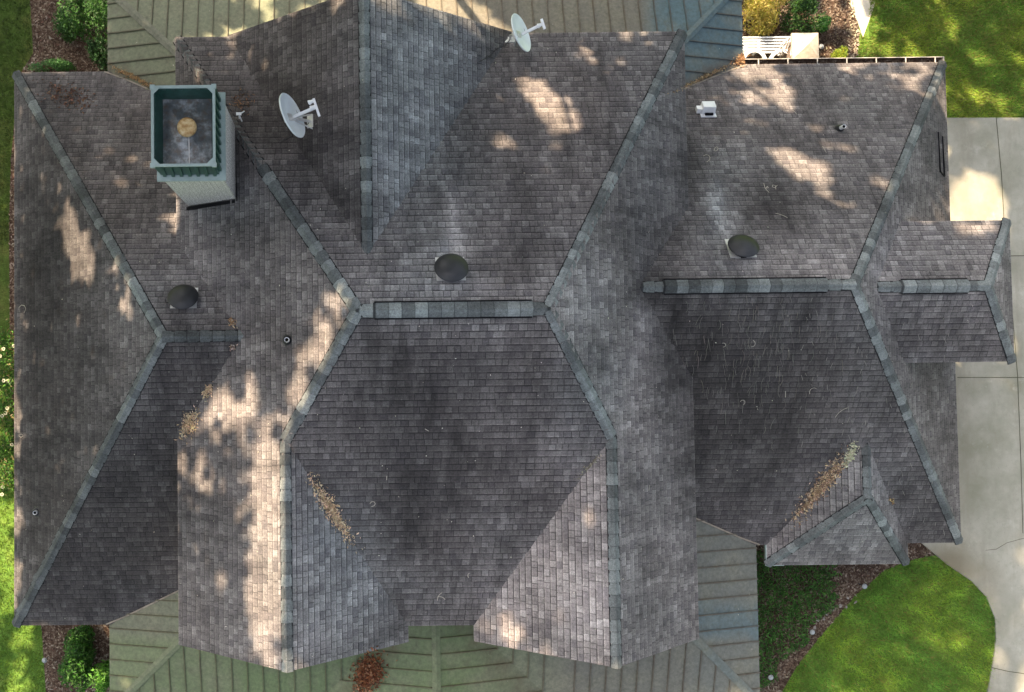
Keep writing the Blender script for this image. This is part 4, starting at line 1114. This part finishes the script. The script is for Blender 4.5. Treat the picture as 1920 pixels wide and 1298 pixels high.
# pale specks (bits of lichen and petals)
m = MB()
for _ in range(420):
    X, Y = rnd.uniform(30, 1890), rnd.uniform(10, 1240); h, n = hit(X, Y)
    if h.z < 0 or cx0-.1 < h.x < cx1+.1 and cy0-.1 < h.y < cy1+.1: continue
    leafquad(m, h+n*.022, rnd.uniform(.012, .035), jit((.45, .43, .38), .4), up=n*2, asp=.6)
tag(m.build('petal_litter', [M['litter']]), 'tiny pale petals and flecks dotted over the roof', 'litter', kind='stuff')

# ------------------------------------------------------------------ garden pieces
def path_light(X, Y, label):
    p = P(X, Y, GZ+.35); r = Vector((p.x, p.y, GZ)); e = empty('path_light', r); tag(e, label, 'path light', 'path lights in the planting beds')
    m = MB(); m.tube([r, r+Vector((0, 0, .33))], .012, 8); m.build('stake', [M['dark']], e, off=r)
    m = MB(); m.lathe([(0, .05), (.03, .045), (.055, .012), (.06, 0), (.04, -.005)], 20)
    m.v = [q+r+Vector((0, 0, .33)) for q in m.v]; m.build('lamp_shade', [M['log']], e, True, off=r, merge=True)
path_light(1622, 1100, 'round pale path light at the lawn edge below the bay roof')
path_light(1524, 1186, 'round grey path light beside the white stones in the mulch')
path_light(1446, 1271, 'round pale path light at the bottom, beside the ground cover')
path_light(83, 1239, 'round grey path light at the lower left mulch strip')
path_light(1541, 87, 'small path light right of the stone pillar')
ORD = ['lowest', 'second', 'third', 'fourth', 'fifth', 'sixth', 'seventh', 'eighth', 'ninth', 'tenth', 'topmost']
for i in range(11):
    X, Y = ((1524+i*7, 1172-i*3.5) if i < 7 else (1573+(i-7)*9, 1136-(i-7)*4)); X += rnd.uniform(-7, 7); Y += rnd.uniform(-10, 10)
    p = P(X, Y, GZ+.03); m = MB(); bm = bmesh.new(); bmesh.ops.create_icosphere(bm, subdivisions=2, radius=.036)
    sc = Vector((rnd.uniform(.6, 1.5), rnd.uniform(.5, 1.1), .6)); rot = Matrix.Rotation(rnd.uniform(0, 3), 3, 'Z')
    for v in bm.verts: v.co = rot @ Vector((v.co.x*sc.x, v.co.y*sc.y, v.co.z*sc.z))*(1+rnd.uniform(-.3, .3))
    me = bpy.data.meshes.new('edging_stone'); bm.to_mesh(me); bm.free(); me.materials.append(M['pebble']); o = bpy.data.objects.new('edging_stone', me); S.collection.objects.link(o); o.location = p
    tag(o, '%s pale stone, counted from below, in the row edging the curved lawn' % ORD[i], 'stone', 'pale stones edging the curved lawn')

# stone pillar with pyramid cap
pc = P(1511, 86, -1.75); r = Vector((pc.x, pc.y, GZ)); e = empty('stone_pillar', r); tag(e, 'tan stone pillar with a pyramid cap beside the white bench', 'pillar')
m = MB(); m.box(r+Vector((0, 0, .58)), (.44, .44, 1.16)); m.build('shaft', [M['wall']], e, off=r)
m = MB(); w = .30; z0 = 1.16; t = Vector((0, 0, 1.42)); q = [Vector((sx*w, sy*w, z0+.07)) for sx, sy in ((-1, -1), (1, -1), (1, 1), (-1, 1))]
for i in range(4):
    a, b = q[i], q[(i+1) % 4]; m.add([r+a, r+b, r+t]); m.add([r+a-Vector((0, 0, .07)), r+b-Vector((0, 0, .07)), r+b, r+a])
m.add([r+a-Vector((0, 0, .07)) for a in q][::-1]); m.build('pillar_cap', [M['stone']], e, off=r)
# white slatted bench
bp = P(1440, 85, -2.35); r = Vector((bp.x, bp.y, GZ)); e = empty('garden_bench', r); tag(e, 'white slatted garden bench between the metal roof edge and the stone pillar', 'bench')
for i in range(6):
    a, b = P(1375, 71+i*5.6, -2.35+.0), P(1482-i*5, 70+i*5.6, -2.35)
    m = MB(); m.bar(a, b, .038, .02); m.build('slat', [M['white']], e, off=r)
for i in range(5):
    x = 1462+i*5.2; a, b = P(x-2, 100-i*1.5, -2.3), P(x+4, 82-i*1.5, -1.95); m = MB(); m.bar(a, b, .022, .022); m.build('spindle', [M['white']], e, off=r)
m = MB(); m.bar(P(1458, 104, -2.3), P(1487, 70, -2.3), .03, .04); m.bar(P(1484, 104, -1.95), P(1487, 72, -1.95), .035, .05); m.build('armrest', [M['white']], e, off=r)
m = MB(); m.bar(P(1375, 70, -2.36), P(1375, 100, -2.36), .05, .04); m.bar(P(1422, 70, -2.375), P(1422, 98, -2.375), .05, .03); m.build('seat_rail', [M['white']], e, off=r)
for X, Y in ((1378, 71), (1378, 99), (1482, 71), (1457, 99)):
    q = P(X, Y, -2.37); m = MB(); m.bar((q.x, q.y, GZ), (q.x, q.y, -2.37), .05, .05, up=Vector((0, 1, 0))); m.build('leg', [M['white']], e, off=r)
# two round-backed chairs
for X, Y, rr, L in ((1413, 116, .25, 'white round backed chair half hidden by the metal roof corner'), (1465, 118, .27, 'white round backed chair beside the stone pillar, half under the gutter')):
    c = P(X, Y, -2.3); r = Vector((c.x, c.y, GZ)); e = empty('garden_chair', r); tag(e, L, 'chair', 'round backed chairs by the bench')
    m = MB(); pts = [r+Vector((math.cos(a)*rr, math.sin(a)*rr, .74)) for a in [math.radians(-20+i*220/22) for i in range(23)]]
    for a, b in zip(pts, pts[1:]): m.bar(a, b+(b-a)*.1, .075, .03)
    m.build('back_rail', [M['white']], e, off=r)
    m = MB(); m.lathe([(0, .46), (rr*.78, .46), (rr*.8, .42), (0, .42)], 24); m.v = [q+r for q in m.v]; m.build('seat', [M['seat']], e, off=r)
    for a in (20, 70, 110, 160):
        q = Vector((math.cos(math.radians(a)), math.sin(math.radians(a)), 0))*rr*.97; m = MB(); m.bar(r+q+Vector((0, 0, .44)), r+q+Vector((0, 0, .74)), .03, .02, up=q); m.build('spindle', [M['white']], e, off=r)
    for a in (45, 135, 225, 315):
        q = Vector((math.cos(math.radians(a)), math.sin(math.radians(a)), 0))*rr*.7; m = MB(); m.tube([r+q*1.15, r+q+Vector((0, 0, .43))], .018, 8); m.build('leg', [M['white']], e, off=r)

# ------------------------------------------------------------------ the trees whose shade dapples the roof (outside the frame)
TREES = []
def in_view(p, mrg=260):
    X, Y = Q(p)
    if p.z > HC+1 or (p-CAM).length < 5: return True
    return p.z < HC-.2 and -mrg < X < 1920+mrg and -mrg < Y < 1298+mrg
spec = [(-15, -8, 7, 5, 8), (-13.5, -2, 10, 5.2, 10), (-13, 5, 12, 5.5, 11), (-11.5, 12.5, 13, 5.6, 11.5), (-5, 13.5, 13.5, 5.4, 11.5), (1.5, 14, 13, 5.2, 11), (8, 14.5, 11, 5.2, 10.5), (14.5, 15, 10, 5, 9.5), (-6.5, 8.2, 18, 4.2, 5), (0, 9, 17.5, 4.2, 5)]
for x, y, z, rxy, rz_ in spec: TREES.append((Vector((x, y, z)), rxy, rz_, MB()))
TC = [(.030, .075, .014), (.045, .10, .02), (.06, .12, .025)]
def inside(p):
    for t in TREES:
        c, a, b, _ = t
        d = p-c
        if (d.x/a)**2+(d.y/a)**2+(d.z/b)**2 < 1: return t
    return None
miss = tot = 0; MS = []
STEP = 10.5
Yp = -70
while Yp < 1370:
    Xp = -70
    while Xp < 2000:
        X, Y = Xp+rnd.uniform(-8, 8), Yp+rnd.uniform(-8, 8); Xp += STEP
        if rnd.random() < lit(X, Y): continue
        h, n = hit(X, Y); ok = False
        if n.dot(SUN) <= 0 or BVH.ray_cast(h+n*.02+SUN*.05, SUN)[0] is not None: continue
        tot += 1
        for _ in range(30):
            p = h+SUN*rnd.uniform(3, 34); t = inside(p)
            if t and not in_view(p):
                leafquad(t[3], p, rnd.uniform(.36, .52), jit(rnd.choice(TC)), up=SUN*1.3, asp=.95); ok = True; break
        if not ok:
            miss += 1; MS.append((X, Y))
    Yp += STEP
print('canopy rays', tot, 'missed', miss, [tuple(map(int, q)) for q in MS[::max(1, len(MS)//30)]])
for c, a, b, mbt in TREES:       # the rest of each crown, kept out of the sunlit gaps
    for _ in range(700):
        d = Vector((rnd.gauss(0, 1), rnd.gauss(0, 1), rnd.gauss(0, 1))).normalized()*(rnd.random()**.4); p = c+Vector((d.x*a, d.y*a, d.z*b))
        if in_view(p): continue
        hh = BVH.ray_cast(p, -SUN)
        if hh[0] is not None:
            X, Y = Q(hh[0])
            if lit(X, Y) > .05: continue
        leafquad(mbt, p, rnd.uniform(.3, .5), jit(rnd.choice(TC)), asp=.7)
TL = ['low leafy tree beyond the lower left corner of the lawn', 'leafy tree beyond the middle of the left roof edge', 'tall leafy tree beyond the chimney end of the left lawn', 'tallest leafy tree beyond the top left corner of the metal roof',
      'tall tree behind the top left metal roof', 'tall tree behind the north gable', 'tree behind the top right metal roof', 'broad tree beyond the lawn at the top right', 'slender leaning tree with a high crown over the top left', 'slender leaning tree with a high crown over the north gable']
for i, (c, a, b, mbt) in enumerate(TREES):
    root = Vector((c.x, c.y if c.z < 16 else 11.5, GZ)); e = empty('tree', root)
    tag(e, TL[i], 'tree', 'shade trees around the house')
    mbt.build('crown', [M['canopy']], e, off=root)
    m = MB(); m.tube([root, root+Vector((.1, 0, 2)), root.lerp(c, .6), c, c+Vector((0, 0, b*.5))], [.30, .24, .15, .07, .03] if c.z < 16 else [.2, .12, .06, .05, .02], 10)
    for k in range(4):
        s0 = root.lerp(c, .5+.08*k); d = Vector((math.cos(k*2.4), math.sin(k*2.4), .6))*a*.6; m.tube([s0, s0+d*.5+Vector((0, 0, .1)), s0+d], [.05, .03, .015], 6)
    m.build('trunk', [M['bark']], e, off=root)
